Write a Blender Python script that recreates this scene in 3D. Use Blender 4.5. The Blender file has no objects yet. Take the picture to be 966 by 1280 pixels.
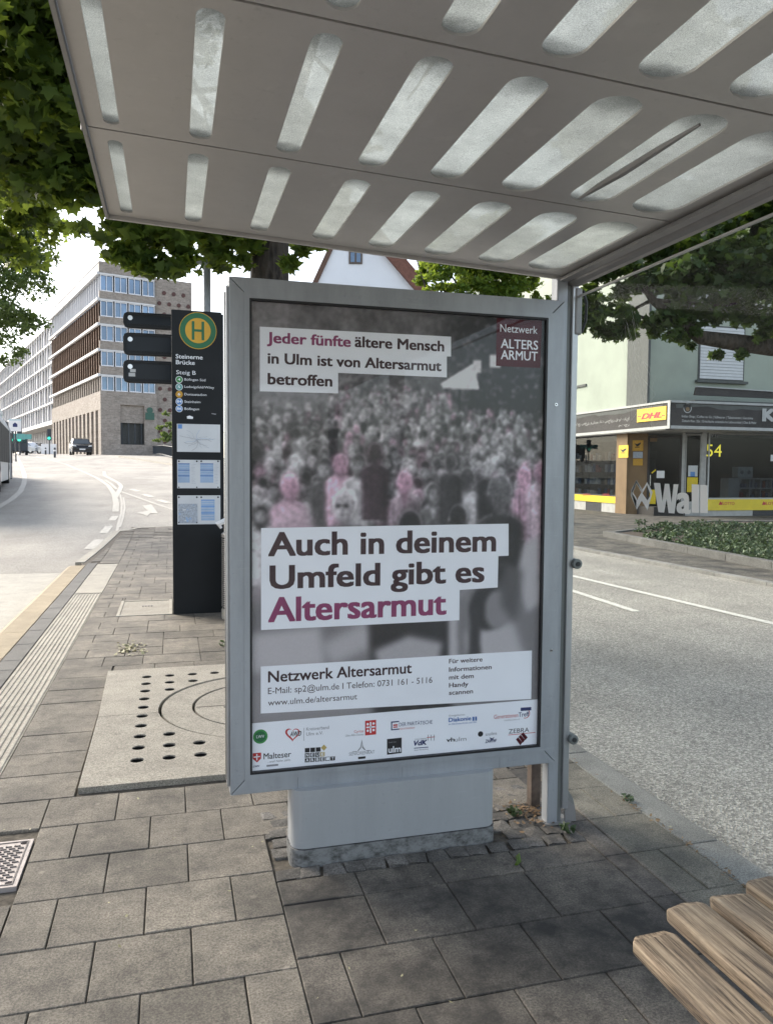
import bpy, bmesh, math, random
import numpy as np
from mathutils import Vector, Matrix
from mathutils.geometry import tessellate_polygon
random.seed(7); rng = np.random.default_rng(7)
S = bpy.context.scene
col = S.collection
R = math.radians

# ------------------------------------------------------------------ camera
F_, PT, RL, YAW, CH = 964.8, 0.05379, 0.00812, 0.27164, 1.48
f0 = Vector((math.sin(YAW), math.cos(YAW), 0)); r0 = Vector((math.cos(YAW), -math.sin(YAW), 0)); zz = Vector((0, 0, 1))
FW = f0*math.cos(PT) - zz*math.sin(PT); U0 = f0*math.sin(PT) + zz*math.cos(PT)
RT = r0*math.cos(RL) + U0*math.sin(RL); UP = U0*math.cos(RL) - r0*math.sin(RL)
CAM = Vector((0, 0, CH))
cd = bpy.data.cameras.new('camera'); cam = bpy.data.objects.new('camera', cd); col.objects.link(cam)
cam.matrix_world = Matrix(((RT.x, UP.x, -FW.x, 0), (RT.y, UP.y, -FW.y, 0), (RT.z, UP.z, -FW.z, CH), (0, 0, 0, 1)))
cd.sensor_fit = 'VERTICAL'; cd.sensor_height = 24; cd.lens = 24*F_/1280
cd.clip_start = 0.05; cd.clip_end = 3000
S.camera = cam
# ------------------------------------------------------------------ light
SUN_EL, SUN_AZ = R(33), R(-40)          # azimuth from +Y towards +X
w = bpy.data.worlds.new('World'); S.world = w; w.use_nodes = True
nt = w.node_tree; nt.nodes.clear()
sky = nt.nodes.new('ShaderNodeTexSky'); sky.sky_type = 'NISHITA'; sky.sun_disc = False
sky.sun_elevation = SUN_EL; sky.sun_rotation = SUN_AZ
sky.air_density = 1.0; sky.dust_density = 2.0; sky.ozone_density = 1.0
bg = nt.nodes.new('ShaderNodeBackground'); bg.inputs['Strength'].default_value = 0.15
wo = nt.nodes.new('ShaderNodeOutputWorld')
hs = nt.nodes.new('ShaderNodeHueSaturation'); hs.inputs['Saturation'].default_value = .55   # thin high haze
nt.links.new(sky.outputs[0], hs.inputs['Color']); nt.links.new(hs.outputs[0], bg.inputs['Color']); nt.links.new(bg.outputs[0], wo.inputs['Surface'])
sl = bpy.data.lights.new('sun', 'SUN'); sl.energy = 2.1; sl.angle = R(26); sl.color = (1, .90, .76)
sun = bpy.data.objects.new('sun', sl); col.objects.link(sun)
sd = Vector((math.sin(SUN_AZ)*math.cos(SUN_EL), math.cos(SUN_AZ)*math.cos(SUN_EL), math.sin(SUN_EL)))
sun.rotation_euler = sd.to_track_quat('Z', 'Y').to_euler(); sun.location = sd*50
S.view_settings.view_transform = 'Standard'; S.view_settings.look = 'None'
S.view_settings.exposure = 1.45; S.view_settings.gamma = 1
S.render.engine = 'CYCLES'

# ------------------------------------------------------------------ measuring helpers (photo pixel -> real place)
def ray(x, y): return RT*((x-483)/F_) - UP*((y-640)/F_) + FW
def G(x, y, z=0.0):
    d = ray(x, y); return CAM + d*((z-CH)/d.z)
def AX(x, y, X): d = ray(x, y); return CAM + d*(X/d.x)
def AY(x, y, Y): d = ray(x, y); return CAM + d*(Y/d.y)
def AD(x, y, D): return CAM + ray(x, y)*D
def ramp(Y):
    if Y < 13: return 0.0
    if Y < 19: return .045*(Y-13)**2/12
    if Y < 75: return .045*(Y-16)
    if Y < 110: return .045*59 + .022*(Y-75)
    return .045*59 + .022*35
def wx(X): 
    t = min(max((X-4)/8, 0), 1); return 1 - t*t*(3-2*t)
def hL(X, Y): return ramp(Y)*wx(X)
def GR(x, y, off=-.12):
    d = ray(x, y); t = 1.0
    while t < 400:
        p = CAM + d*t
        if p.z < hL(p.x, p.y)+off: break
        t *= 1.01
    lo, hi = t/1.01, t
    for _ in range(20):
        m = (lo+hi)/2; p = CAM + d*m
        if p.z < hL(p.x, p.y)+off: hi = m
        else: lo = m
    return CAM + d*hi

# ------------------------------------------------------------------ materials
MATS = {}
class NB:
    def __init__(s, name):
        s.m = bpy.data.materials.new(name); s.m.use_nodes = True; s.t = s.m.node_tree; s.t.nodes.clear()
        s.out = s.n('ShaderNodeOutputMaterial'); s.b = s.n('ShaderNodeBsdfPrincipled'); s.l(s.b.outputs[0], s.out.inputs[0]); MATS[name] = s.m
    def n(s, k, **kw):
        o = s.t.nodes.new(k)
        for a, b in kw.items(): setattr(o, a, b)
        return o
    def l(s, a, b): s.t.links.new(a, b)
    def pos(s, sc=(1, 1, 1)):
        g = s.n('ShaderNodeNewGeometry'); m = s.n('ShaderNodeMapping'); m.inputs['Scale'].default_value = sc
        s.l(g.outputs['Position'], m.inputs['Vector']); return m.outputs[0]
    def noise(s, scale, detail=3, rough=.55, v=None):
        o = s.n('ShaderNodeTexNoise'); o.inputs['Scale'].default_value = scale; o.inputs['Detail'].default_value = detail; o.inputs['Roughness'].default_value = rough
        s.l(v if v is not None else s.pos(), o.inputs['Vector']); return o.outputs['Fac']
    def voro(s, scale, feat='F1', out='Distance', v=None):
        o = s.n('ShaderNodeTexVoronoi', feature=feat); o.inputs['Scale'].default_value = scale
        s.l(v if v is not None else s.pos(), o.inputs['Vector']); return o.outputs[out]
    def rampn(s, fac, stops):
        o = s.n('ShaderNodeValToRGB'); e = o.color_ramp.elements
        while len(e) > 1: e.remove(e[-1])
        e[0].position = stops[0][0]; e[0].color = c4(stops[0][1])
        for p, c in stops[1:]:
            k = e.new(p); k.color = c4(c)
        s.l(fac, o.inputs[0]); return o.outputs[0]
    def mix(s, fac, a, b, bt='MIX'):
        o = s.n('ShaderNodeMix', data_type='RGBA', blend_type=bt); o.clamp_factor = True
        if isinstance(fac, (int, float)): o.inputs[0].default_value = fac
        else: s.l(fac, o.inputs[0])
        for i, x in ((6, a), (7, b)):
            if hasattr(x, 'links') or hasattr(x, 'is_linked'): s.l(x, o.inputs[i])
            else: o.inputs[i].default_value = c4(x)
        return o.outputs[2]
    def math(s, op, a, b=0.0):
        o = s.n('ShaderNodeMath', operation=op)
        for i, x in ((0, a), (1, b)):
            if isinstance(x, (int, float)): o.inputs[i].default_value = x
            else: s.l(x, o.inputs[i])
        return o.outputs[0]
    def bump(s, h, st=.3, dist=.01):
        o = s.n('ShaderNodeBump'); o.inputs['Strength'].default_value = st; o.inputs['Distance'].default_value = dist
        s.l(h, o.inputs['Height']); s.l(o.outputs[0], s.b.inputs['Normal'])
    def objrand(s): return s.n('ShaderNodeObjectInfo').outputs['Random']
def c4(c):
    if isinstance(c, (int, float)): c = (c, c, c)
    return tuple(c) if len(c) == 4 else (*c, 1)

def simple(name, c, rough=.6, metal=0, var=.12, ns=6, bump=0, bs=80, rand=0, spec=.5, emit=None):
    b = NB(name); n = b.noise(ns, 5)
    lo = tuple(x*(1-var) for x in c); hi = tuple(min(x*(1+var), .95) for x in c)
    cc = b.rampn(n, [(.3, lo), (.7, hi)])
    if rand:
        k = b.math('ADD', b.math('MULTIPLY', b.objrand(), rand), 1-rand/2)
        cc = b.mix(1, cc, k, 'MULTIPLY')
    b.l(cc, b.b.inputs['Base Color']); b.b.inputs['Roughness'].default_value = rough; b.b.inputs['Metallic'].default_value = metal
    b.b.inputs['Specular IOR Level'].default_value = spec
    if bump: b.bump(b.noise(bs, 4), bump, .004)
    if emit: b.b.inputs['Emission Color'].default_value = c4(emit[0]); b.b.inputs['Emission Strength'].default_value = emit[1]
    return b.m

def concrete(name, lo, hi, grime=0.0, rand=.22, gum=.5):
    b = NB(name)
    g = b.rampn(b.noise(135, 4, .85), [(.40, tuple(x*.8 for x in lo)), (.60, tuple(x*1.08 for x in hi))])
    m = b.rampn(b.noise(5, 6, .65), [(.3, .80), (.72, 1.12)])
    c = b.mix(1, g, m, 'MULTIPLY')
    sp = b.rampn(b.voro(95), [(.0, 1.0), (.22, 0.0)])
    c = b.mix(b.math('MULTIPLY', sp, .45), c, tuple(min(1, x*1.9) for x in hi))
    if gum:
        d = b.voro(4.2); gs = b.rampn(d, [(.035, 1.0), (.06, 0.0)])
        c = b.mix(b.math('MULTIPLY', gs, gum), c, tuple(min(1, x*1.7) for x in hi))
        d2 = b.voro(6.3, v=b.pos((1, 1.2, 1))); g2 = b.rampn(d2, [(.05, 1.0), (.12, 0.0)])
        c = b.mix(b.math('MULTIPLY', g2, .28), c, tuple(x*.35 for x in lo))
    if grime:
        gr = b.rampn(b.noise(2.2, 8, .7), [(.38, 0.0), (.62, 1.0)])
        c = b.mix(b.math('MULTIPLY', gr, grime), c, (.028, .026, .024))
        gr2 = b.rampn(b.noise(14, 6, .7), [(.5, 0.0), (.66, 1.0)])
        c = b.mix(b.math('MULTIPLY', gr2, grime*.6), c, (.02, .019, .018))
    if rand:
        k = b.math('ADD', b.math('MULTIPLY', b.objrand(), rand), 1-rand/2); c = b.mix(1, c, k, 'MULTIPLY')
    b.l(c, b.b.inputs['Base Color']); b.b.inputs['Roughness'].default_value = .8
    b.bump(b.noise(150, 4, .8), .5, .004)
    return b.m

concrete('paver', (.160, .141, .113), (.292, .262, .216), grime=.6, rand=.26)
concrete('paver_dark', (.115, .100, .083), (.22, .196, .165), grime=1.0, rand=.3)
concrete('paver_pale', (.30, .28, .235), (.45, .42, .36), rand=.1)
concrete('paver_strip', (.10, .098, .092), (.17, .165, .155), gum=0)
concrete('slab', (.24, .22, .185), (.42, .39, .33), grime=.1, rand=.08, gum=.25)
concrete('kerb_tan', (.27, .215, .14), (.40, .33, .225), rand=.12, gum=0)
concrete('kerb_grey', (.20, .195, .18), (.34, .33, .31), grime=.3, rand=.2, gum=0)
concrete('kerb_dark', (.11, .105, .10), (.19, .185, .175), grime=.4, rand=.2, gum=0)
concrete('cobble', (.12, .112, .10), (.25, .235, .215), grime=.8, rand=.5, gum=0)
concrete('bay', (.33, .31, .27), (.46, .44, .39), rand=0, gum=0)
simple('joint', (.09, .078, .062), .95, var=.5, ns=30, bump=.8)
simple('dark_hole', (.006, .006, .006), .95)

def asphalt(name, a, b_, c_, big):
    b = NB(name); a, b_, c_ = [(x*1.04, x*.975, x*.87) for x in (a, b_, c_)]; v = b.voro(105, out='Color')
    s2 = b.n('ShaderNodeSeparateColor'); b.l(v, s2.inputs[0])
    g = b.rampn(s2.outputs[0], [(.0, a), (.55, b_), (.93, c_)])
    nz = b.rampn(b.noise(60, 4, .7), [(.3, .75), (.7, 1.25)])
    c = b.mix(1, g, nz, 'MULTIPLY')
    m = b.rampn(b.noise(big, 5, .6), [(.3, .80), (.7, 1.1)]); c = b.mix(1, c, m, 'MULTIPLY')
    m2 = b.rampn(b.noise(.35, 3, .6, b.pos((1.6, .35, 1))), [(.35, .82), (.6, 1.05)]); c = b.mix(1, c, m2, 'MULTIPLY')
    b.l(c, b.b.inputs['Base Color']); b.b.inputs['Roughness'].default_value = .75
    b.bump(b.voro(105), 1, .008); return b.m
asphalt('asphalt_right', .18, .34, .54, 1.2)
asphalt('asphalt_left', .22, .34, .52, .5)
simple('marking', (.62, .60, .55), .6, var=.25, ns=25)
simple('marking_mid', (.47, .45, .40), .7, var=.3, ns=12)
simple('marking_worn', (.43, .41, .365), .7, var=.25, ns=18)
simple('ground_dirt', (.16, .14, .11), .95, var=.3, ns=1)

def alu(name, c, streak=.16, rough=.42, metal=.25):
    b = NB(name)
    n1 = b.rampn(b.noise(2.4, 6, .7, b.pos((3, 3, .6))), [(.3, 1-streak), (.7, 1+streak)])
    cc = b.mix(1, c, n1, 'MULTIPLY')
    n2 = b.rampn(b.noise(38, 5, .75), [(.60, 0.0), (.74, 1.0)])
    cc = b.mix(b.math('MULTIPLY', n2, .35), cc, tuple(x*.55 for x in c))
    n3 = b.rampn(b.noise(9, 4, .6, b.pos((1, 1, 12))), [(.62, 0.0), (.72, 1.0)])
    cc = b.mix(b.math('MULTIPLY', n3, .25), cc, tuple(min(1, x*1.3) for x in c))
    b.l(cc, b.b.inputs['Base Color']); b.b.inputs['Roughness'].default_value = rough; b.b.inputs['Metallic'].default_value = metal
    b.bump(b.noise(90, 3), .05, .002); return b.m
alu('frame_metal', (.33, .35, .375)); alu('frame_side', (.42, .43, .44), rough=.35, metal=.6)
alu('roof_metal', (.44, .425, .41), .05, .4, .25); alu('post_dark', (.17, .18, .175), .1, .5, .2); alu('beam_metal', (.25, .245, .24), .1, .5, .3)
alu('pedestal_metal', (.37, .385, .40), .06, .45, .1)
def pedbase():
    b = NB('pedestal_base'); n = b.rampn(b.noise(22, 6, .75, b.pos((1, 1, 1.6))), [(.42, (.22, .225, .225)), (.66, (.05, .05, .047))])
    b.l(n, b.b.inputs['Base Color']); b.b.inputs['Roughness'].default_value = .8; b.bump(b.noise(60, 4), .4, .004)
pedbase()
simple('black_rubber', (.012, .012, .014), .5); simple('pylon_dark', (.013, .015, .017), .5, var=.15, ns=3, spec=.22)
simple('brown_post', (.10, .075, .06), .6, var=.4, ns=20, bump=.3)
simple('chrome', (.55, .56, .58), .25, 1, var=.05); simple('white_paint', (.78, .78, .78), .5, var=.05)
simple('white_print', (.86, .88, .92), .55, var=.03); simple('ink_dark', (.045, .018, .022), .6); simple('ink_magenta', (.26, .045, .13), .6)
simple('ink_maroon', (.075, .006, .012), .6, spec=.2); simple('ink_red', (.5, .03, .03), .5); simple('ink_blue', (.03, .12, .38), .5); simple('ink_navy', (.02, .03, .12), .5)
simple('ink_green', (.04, .26, .06), .5); simple('ink_grey', (.25, .25, .27), .5); simple('ink_black', (.01, .01, .012), .5); simple('ink_gold', (.5, .38, .12), .5)
simple('h_yellow', (.62, .34, .02), .45); simple('h_green', (.01, .13, .045), .45); simple('dhl_yellow', (.80, .50, .02), .45); simple('dhl_red', (.45, .02, .02), .45)
simple('lotto_yellow', (.75, .56, .02), .45, var=.08); simple('ochre', (.20, .125, .06), .7, var=.12, ns=3, bump=.1); simple('ochre_plate', (.55, .30, .03), .5)
simple('map_blue', (.30, .42, .60), .5); simple('map_blue2', (.12, .28, .60), .5); simple('paper', (.62, .64, .66), .5, var=.05); simple('map_grey', (.38, .42, .48), .5, var=.4, ns=90)

def wood():
    b = NB('bench_wood'); tc = b.n('ShaderNodeTexCoord'); mp = b.n('ShaderNodeMapping'); b.l(tc.outputs['Object'], mp.inputs[0])
    oi = b.n('ShaderNodeObjectInfo'); cm = b.n('ShaderNodeCombineXYZ'); b.l(b.math('MULTIPLY', oi.outputs['Random'], 9), cm.inputs[0]); b.l(cm.outputs[0], mp.inputs['Location'])
    mp.inputs['Scale'].default_value = (42, 1.6, 42)
    n = b.noise(2.2, 8, .72, mp.outputs[0])
    wv = b.n('ShaderNodeTexWave', bands_direction='X'); wv.inputs['Scale'].default_value = .9; wv.inputs['Distortion'].default_value = 5; wv.inputs['Detail'].default_value = 3; b.l(mp.outputs[0], wv.inputs['Vector'])
    c = b.rampn(n, [(.38, (.035, .025, .018)), (.45, (.17, .125, .085)), (.55, (.33, .255, .175)), (.68, (.46, .38, .275))])
    g = b.rampn(wv.outputs['Fac'], [(.0, .55), (.35, 1.0), (1, 1.05)])
    gr = b.rampn(b.noise(5, 6, .7), [(.45, 0.0), (.7, 1.0)]); c = b.mix(b.math('MULTIPLY', gr, .75), c, (.15, .12, .092))
    b.l(c, b.b.inputs['Base Color']); b.b.inputs['Roughness'].default_value = .75
    b.bump(n, .7, .004)
wood()
def bark():
    b = NB('bark'); v = b.voro(11, v=b.pos((1.6, 1.6, .45))); n = b.noise(14, 6, .7)
    c = b.rampn(b.math('ADD', b.math('MULTIPLY', v, .7), b.math('MULTIPLY', n, .5)), [(.25, (.010, .008, .006)), (.7, (.06, .048, .038))])
    b.l(c, b.b.inputs['Base Color']); b.b.inputs['Roughness'].default_value = .9; b.bump(v, 1, .03)
bark()
def leafm(name, c1, c2, tr, tmix=.42):
    b = NB(name); g = b.n('ShaderNodeNewGeometry')
    c = b.rampn(g.outputs['Random Per Island'], [(0, c1), (.8, c2), (1, tuple(x*1.35 for x in c2))])
    b.l(c, b.b.inputs['Base Color']); b.b.inputs['Roughness'].default_value = .5; b.b.inputs['Specular IOR Level'].default_value = .35
    t = b.n('ShaderNodeBsdfTranslucent'); tc = b.rampn(g.outputs['Random Per Island'], [(0, tuple(x*.6 for x in tr)), (1, tr)]); b.l(tc, t.inputs[0])
    m = b.n('ShaderNodeMixShader'); m.inputs[0].default_value = tmix; b.l(b.b.outputs[0], m.inputs[1]); b.l(t.outputs[0], m.inputs[2]); b.l(m.outputs[0], b.out.inputs[0])
leafm('leaf_maple', (.028, .055, .014), (.07, .12, .025), (.36, .47, .06), .45)
leafm('leaf_dark', (.02, .042, .014), (.05, .09, .025), (.14, .22, .03), .3)
leafm('leaf_linden', (.05, .085, .03), (.10, .15, .05), (.28, .38, .08), .35)
leafm('leaf_bright', (.06, .11, .02), (.12, .20, .03), (.38, .5, .06))
leafm('leaf_plant', (.03, .052, .022), (.085, .125, .06), (.10, .15, .05), .2)
leafm('leaf_dead', (.10, .06, .03), (.28, .19, .11), (.2, .12, .05), .1)
leafm('leaf_pale', (.22, .20, .12), (.38, .36, .22), (.3, .3, .1), .1)

def glass(name, tint=(1, 1, 1), dirt=.04, refl=.06, rough=.0):
    b = NB(name); b.t.nodes.remove(b.b)
    tr = b.n('ShaderNodeBsdfTransparent'); tr.inputs[0].default_value = c4(tint)
    gl = b.n('ShaderNodeBsdfGlossy'); gl.inputs['Roughness'].default_value = rough
    df = b.n('ShaderNodeBsdfDiffuse'); df.inputs[0].default_value = (.6, .6, .58, 1)
    ge = b.n('ShaderNodeNewGeometry'); dp_ = b.n('ShaderNodeVectorMath', operation='DOT_PRODUCT'); b.l(ge.outputs['Incoming'], dp_.inputs[0]); b.l(ge.outputs['Normal'], dp_.inputs[1])
    om = b.math('SUBTRACT', 1.0, b.math('ABSOLUTE', dp_.outputs['Value']))
    m1 = b.n('ShaderNodeMixShader'); f = b.math('MULTIPLY', b.math('ADD', b.math('MULTIPLY', b.math('POWER', om, 5.0), .96), .04), refl/.045); b.l(b.math('MINIMUM', f, .9), m1.inputs[0]); b.l(tr.outputs[0], m1.inputs[1]); b.l(gl.outputs[0], m1.inputs[2])
    dn = b.rampn(b.noise(3, 8, .75), [(.35, dirt*.4), (.75, dirt*1.7)])
    m2 = b.n('ShaderNodeMixShader'); b.l(dn, m2.inputs[0]); b.l(m1.outputs[0], m2.inputs[1]); b.l(df.outputs[0], m2.inputs[2]); b.l(m2.outputs[0], b.out.inputs[0])
glass('shelter_glass', (.96, .98, .97), .020, .0016); glass('poster_glass', (.995, .995, 1), .003, .013); glass('shop_glass', (.52, .54, .55), .002, .02)
def frosted():
    b = NB('frosted'); b.t.nodes.remove(b.b)
    n = b.rampn(b.noise(420, 2, .8), [(.3, (.44, .45, .42)), (.7, (1.0, 1.0, .94))])
    n2 = b.rampn(b.noise(9, 7, .75), [(.3, .80), (.7, 1.06)]); c = b.mix(1, n, n2, 'MULTIPLY')
    gy = b.n('ShaderNodeTexCoord'); sg = b.n('ShaderNodeSeparateXYZ'); b.l(gy.outputs['Generated'], sg.inputs[0])
    dd = b.rampn(b.math('ADD', sg.outputs[1], b.math('MULTIPLY', b.noise(14, 4), .16)), [(.10, .45), (.30, 1.0)])      # darker towards one seam end, less so at the other
    dd2 = b.rampn(b.math('ADD', b.math('SUBTRACT', 1.0, sg.outputs[1]), b.math('MULTIPLY', b.noise(17, 4), .10)), [(.08, .55), (.15, 1.0)])
    c = b.mix(1, b.mix(1, c, dd, 'MULTIPLY'), dd2, 'MULTIPLY')
    t = b.n('ShaderNodeBsdfTranslucent'); b.l(c, t.inputs[0]); d = b.n('ShaderNodeBsdfDiffuse'); b.l(c, d.inputs[0])
    tp = b.n('ShaderNodeBsdfTransparent'); b.l(c, tp.inputs[0])
    m = b.n('ShaderNodeMixShader'); m.inputs[0].default_value = .05; b.l(t.outputs[0], m.inputs[1]); b.l(d.outputs[0], m.inputs[2])
    m2 = b.n('ShaderNodeMixShader'); m2.inputs[0].default_value = .40; b.l(m.outputs[0], m2.inputs[1]); b.l(tp.outputs[0], m2.inputs[2]); b.l(m2.outputs[0], b.out.inputs[0])
frosted()
def brick(name, a, b_, mort, sc=1.0):
    b = NB(name); tc = b.n('ShaderNodeTexCoord'); sp = b.n('ShaderNodeSeparateXYZ'); b.l(tc.outputs['Object'], sp.inputs[0])
    cm = b.n('ShaderNodeCombineXYZ'); b.l(b.math('ADD', sp.outputs[0], sp.outputs[1]), cm.inputs[0]); b.l(sp.outputs[2], cm.inputs[1])
    k = b.n('ShaderNodeTexBrick'); k.inputs['Color1'].default_value = c4(a); k.inputs['Color2'].default_value = c4(b_); k.inputs['Mortar'].default_value = c4(mort)
    k.inputs['Scale'].default_value = sc; k.inputs['Mortar Size'].default_value = .015; k.inputs['Brick Width'].default_value = .5; k.inputs['Row Height'].default_value = .16; k.inputs['Bias'].default_value = 0
    b.l(cm.outputs[0], k.inputs['Vector'])
    n = b.rampn(b.noise(.9, 7, .8), [(.3, .8), (.7, 1.2)]); n2 = b.rampn(b.noise(5, 3, .8), [(.3, .8), (.7, 1.2)])
    b.l(b.mix(1, b.mix(1, k.outputs[0], n, 'MULTIPLY'), n2, 'MULTIPLY'), b.b.inputs['Base Color']); b.b.inputs['Roughness'].default_value = .85
brick('brick_grey', (.24, .205, .175), (.33, .29, .25), (.30, .275, .245)); brick('brick_brown', (.19, .115, .08), (.27, .175, .125), (.23, .19, .16)); simple('office_glass', (.05, .06, .08), .6, var=.5, ns=.25, spec=.15)
simple('white_concrete', (.66, .66, .66), .7, var=.06, ns=.5); simple('fin_white', (.60, .61, .64), .5, var=.06, ns=.4, rand=.12)
simple('win_blue', (.10, .16, .24), .08, .35, var=.3, ns=.3, rand=.5, spec=.9); simple('win_dark', (.03, .035, .04), .1, .1, var=.3, spec=.9, rand=.5)
simple('window_white', (.70, .72, .76), .5); simple('perforation', (.10, .05, .045), .8)
simple('wall_green', (.36, .395, .33), .85, var=.09, ns=.9, bump=.1); simple('wall_white', (.74, .76, .80), .85, var=.04, ns=.5)
simple('roof_tile', (.16, .07, .05), .8, var=.3, ns=6); simple('roof_timber', (.12, .07, .05), .8)
simple('band_dark', (.045, .04, .039), .6, var=.3, ns=1.5, spec=.3); simple('trim_light', (.42, .42, .41), .5); simple('shutter', (.60, .60, .60), .6, var=.05)
simple('shadow_grey', (.10, .105, .10), .8); simple('plinth_light', (.42, .41, .39), .8); simple('plinth_dark', (.03, .03, .035), .6)  # plain dark grey shared by roofs, sills, frames and the corner box
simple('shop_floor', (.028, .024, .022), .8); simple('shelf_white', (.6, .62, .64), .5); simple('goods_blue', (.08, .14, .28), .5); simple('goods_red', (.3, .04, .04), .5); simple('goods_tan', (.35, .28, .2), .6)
simple('letter_white', (.72, .74, .73), .6, var=.04); simple('led_yellow', (.7, .6, .05), .5, emit=((.8, .7, .05), .25)); simple('tube_light', (.9, .92, .9), .5, emit=((.95, 1, .95), 1.2))
simple('car_black', (.012, .013, .016), .15, .3, var=.1, spec=.8); simple('car_silver', (.5, .52, .54), .25, .5, var=.05); simple('car_glass', (.03, .04, .045), .12, .0, spec=.6); simple('bus_window', (.018, .022, .026), .6, var=.3, spec=.08); simple('tyre', (.015, .015, .015), .8)
simple('headlight', (.8, .82, .85), .1, .2); simple('plate', (.75, .75, .75), .4); simple('bus_white', (.45, .47, .48), .5, .0, var=.05, spec=.3); simple('bus_roof', (.50, .60, .63), .3, .1); simple('bellows', (.12, .12, .12), .8)
simple('railing_dark', (.035, .042, .05), .5); simple('pole_grey', (.50, .53, .57), .5, .2); simple('arm_dark', (.005, .009, .016), .3, var=.2, ns=2, spec=.3); simple('arm_edge', (.013, .015, .018), .45, spec=.3)
simple('bin_metal', (.38, .36, .34), .45, .6, var=.15, ns=40); simple('soil', (.055, .038, .028), .95, var=.5, ns=14, bump=1, bs=30)
simple('pub_green', (.03, .10, .07), .5); simple('signal_green', (.05, .55, .35), .5, emit=((.05, .8, .5), .6)); simple('teal', (.12, .35, .33), .5); simple('cover_iron', (.42, .38, .365), .5, .45, var=.15, ns=20, bump=.2)
simple('iron_pattern', (.16, .145, .14), .6, .3, var=.2, ns=40); simple('twig', (.09, .06, .04), .9)

# ------------------------------------------------------------------ mesh helpers
OFF = {}
class MB:
    def __init__(s): s.v = []; s.f = []
    def add(s, vs, fs):
        k = len(s.v); s.v += [tuple(p) for p in vs]; s.f += [tuple(i+k for i in f) for f in fs]; return s
    def box(s, x0, x1, y0, y1, z0, z1, M=None):
        vs = [(x, y, z) for z in (z0, z1) for y in (y0, y1) for x in (x0, x1)]
        if M is not None: vs = [M @ Vector(p) for p in vs]
        return s.add(vs, [(0, 2, 3, 1), (4, 5, 7, 6), (0, 1, 5, 4), (2, 6, 7, 3), (0, 4, 6, 2), (1, 3, 7, 5)])
    def prism(s, poly, a0, a1, fn):      # fn(u,v,a)->point
        n = len(poly); vs = [fn(u, v, a0) for u, v in poly] + [fn(u, v, a1) for u, v in poly]
        return s.add(vs, [tuple(range(n-1, -1, -1)), tuple(range(n, 2*n))] + [(i, (i+1) % n, n+(i+1) % n, n+i) for i in range(n)])
    def tube(s, pts, rad, n=10, cap=True, wob=0):
        pts = [Vector(p) for p in pts]; vs = []; fs = []
        if isinstance(rad, (int, float)): rad = [rad]*len(pts)
        pr = None
        for i, p in enumerate(pts):
            d = (pts[min(i+1, len(pts)-1)]-pts[max(i-1, 0)]).normalized()
            if pr is None: pr = d.orthogonal().normalized()
            else: pr = (pr-d*pr.dot(d)).normalized()
            q = d.cross(pr)
            for k in range(n):
                a = 2*math.pi*k/n; r = rad[i]*(1+wob*(random.random()-.5)); vs.append(p+pr*math.cos(a)*r+q*math.sin(a)*r)
        for i in range(len(pts)-1):
            for k in range(n): fs.append((i*n+k, i*n+(k+1) % n, (i+1)*n+(k+1) % n, (i+1)*n+k))
        if cap: fs.append(tuple(range(n-1, -1, -1))); m = (len(pts)-1)*n; fs.append(tuple(range(m, m+n)))
        return s.add(vs, fs)
    def plate(s, outer, holes, a0, a1, fn):   # extruded polygon with holes
        loops = [outer]+holes; flat = [p for L in loops for p in L]; N = len(flat)
        tri = tessellate_polygon([[Vector((u, v, 0)) for u, v in L] for L in loops])
        vs = [fn(u, v, a0) for u, v in flat]+[fn(u, v, a1) for u, v in flat]; fs = []
        for t in tri: fs.append(tuple(t)); fs.append(tuple(N+i for i in reversed(t)))
        k = 0
        for L in loops:
            n = len(L)
            for i in range(n): fs.append((k+i, k+(i+1) % n, N+k+(i+1) % n, N+k+i))
            k += n
        return s.add(vs, fs)
    def mesh(s, name, off=(0, 0, 0), bevel=0, fixn=True):
        me = bpy.data.meshes.new(name); o = Vector(off)
        me.from_pydata([tuple(Vector(p)-o) for p in s.v], [], s.f)
        bm = bmesh.new(); bm.from_mesh(me)
        if fixn: bmesh.ops.recalc_face_normals(bm, faces=bm.faces)
        if bevel: bmesh.ops.bevel(bm, geom=[e for e in bm.edges if len(e.link_faces) == 2 and e.calc_face_angle(0) > .5], offset=bevel, segments=2, affect='EDGES', profile=.6, clamp_overlap=True)
        bm.to_mesh(me); bm.free(); return me
    def build(s, name, mat, parent=None, bevel=0, smooth=False, label=None):
        off = OFF.get(parent.name, (0, 0, 0)) if parent else (0, 0, 0)
        me = s.mesh(name, off, bevel); return link(name, me, mat, parent, smooth, label)
def link(name, me, mat, parent=None, smooth=False, label=None, loc=None):
    if mat and not me.materials: me.materials.append(MATS[mat])
    o = bpy.data.objects.new(name, me); col.objects.link(o)
    if parent: o.parent = parent; OFF[o.name] = OFF.get(parent.name, (0, 0, 0))
    if loc is not None: o.location = loc
    if smooth:
        for p in me.polygons: p.use_smooth = True
    if label: o['label'] = label
    return o
def thing(name, label, cat, loc=(0, 0, 0), rotz=0, group=None, local=False):
    o = bpy.data.objects.new(name, None); col.objects.link(o); o.location = loc; o.rotation_euler = (0, 0, rotz); o.empty_display_size = .2
    OFF[o.name] = (0, 0, 0) if local else tuple(loc)
    o['label'] = label; o['category'] = cat
    if group: o['group'] = group
    return o
def tag(o, label, cat, group=None, kind=None):
    o['label'] = label; o['category'] = cat
    if group: o['group'] = group
    if kind: o['kind'] = kind
    return o
def struct(o): o['kind'] = 'structure'; return o
def sempty(name):
    o = bpy.data.objects.new(name, None); col.objects.link(o); o['kind'] = 'structure'; OFF[o.name] = (0, 0, 0); return o
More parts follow.
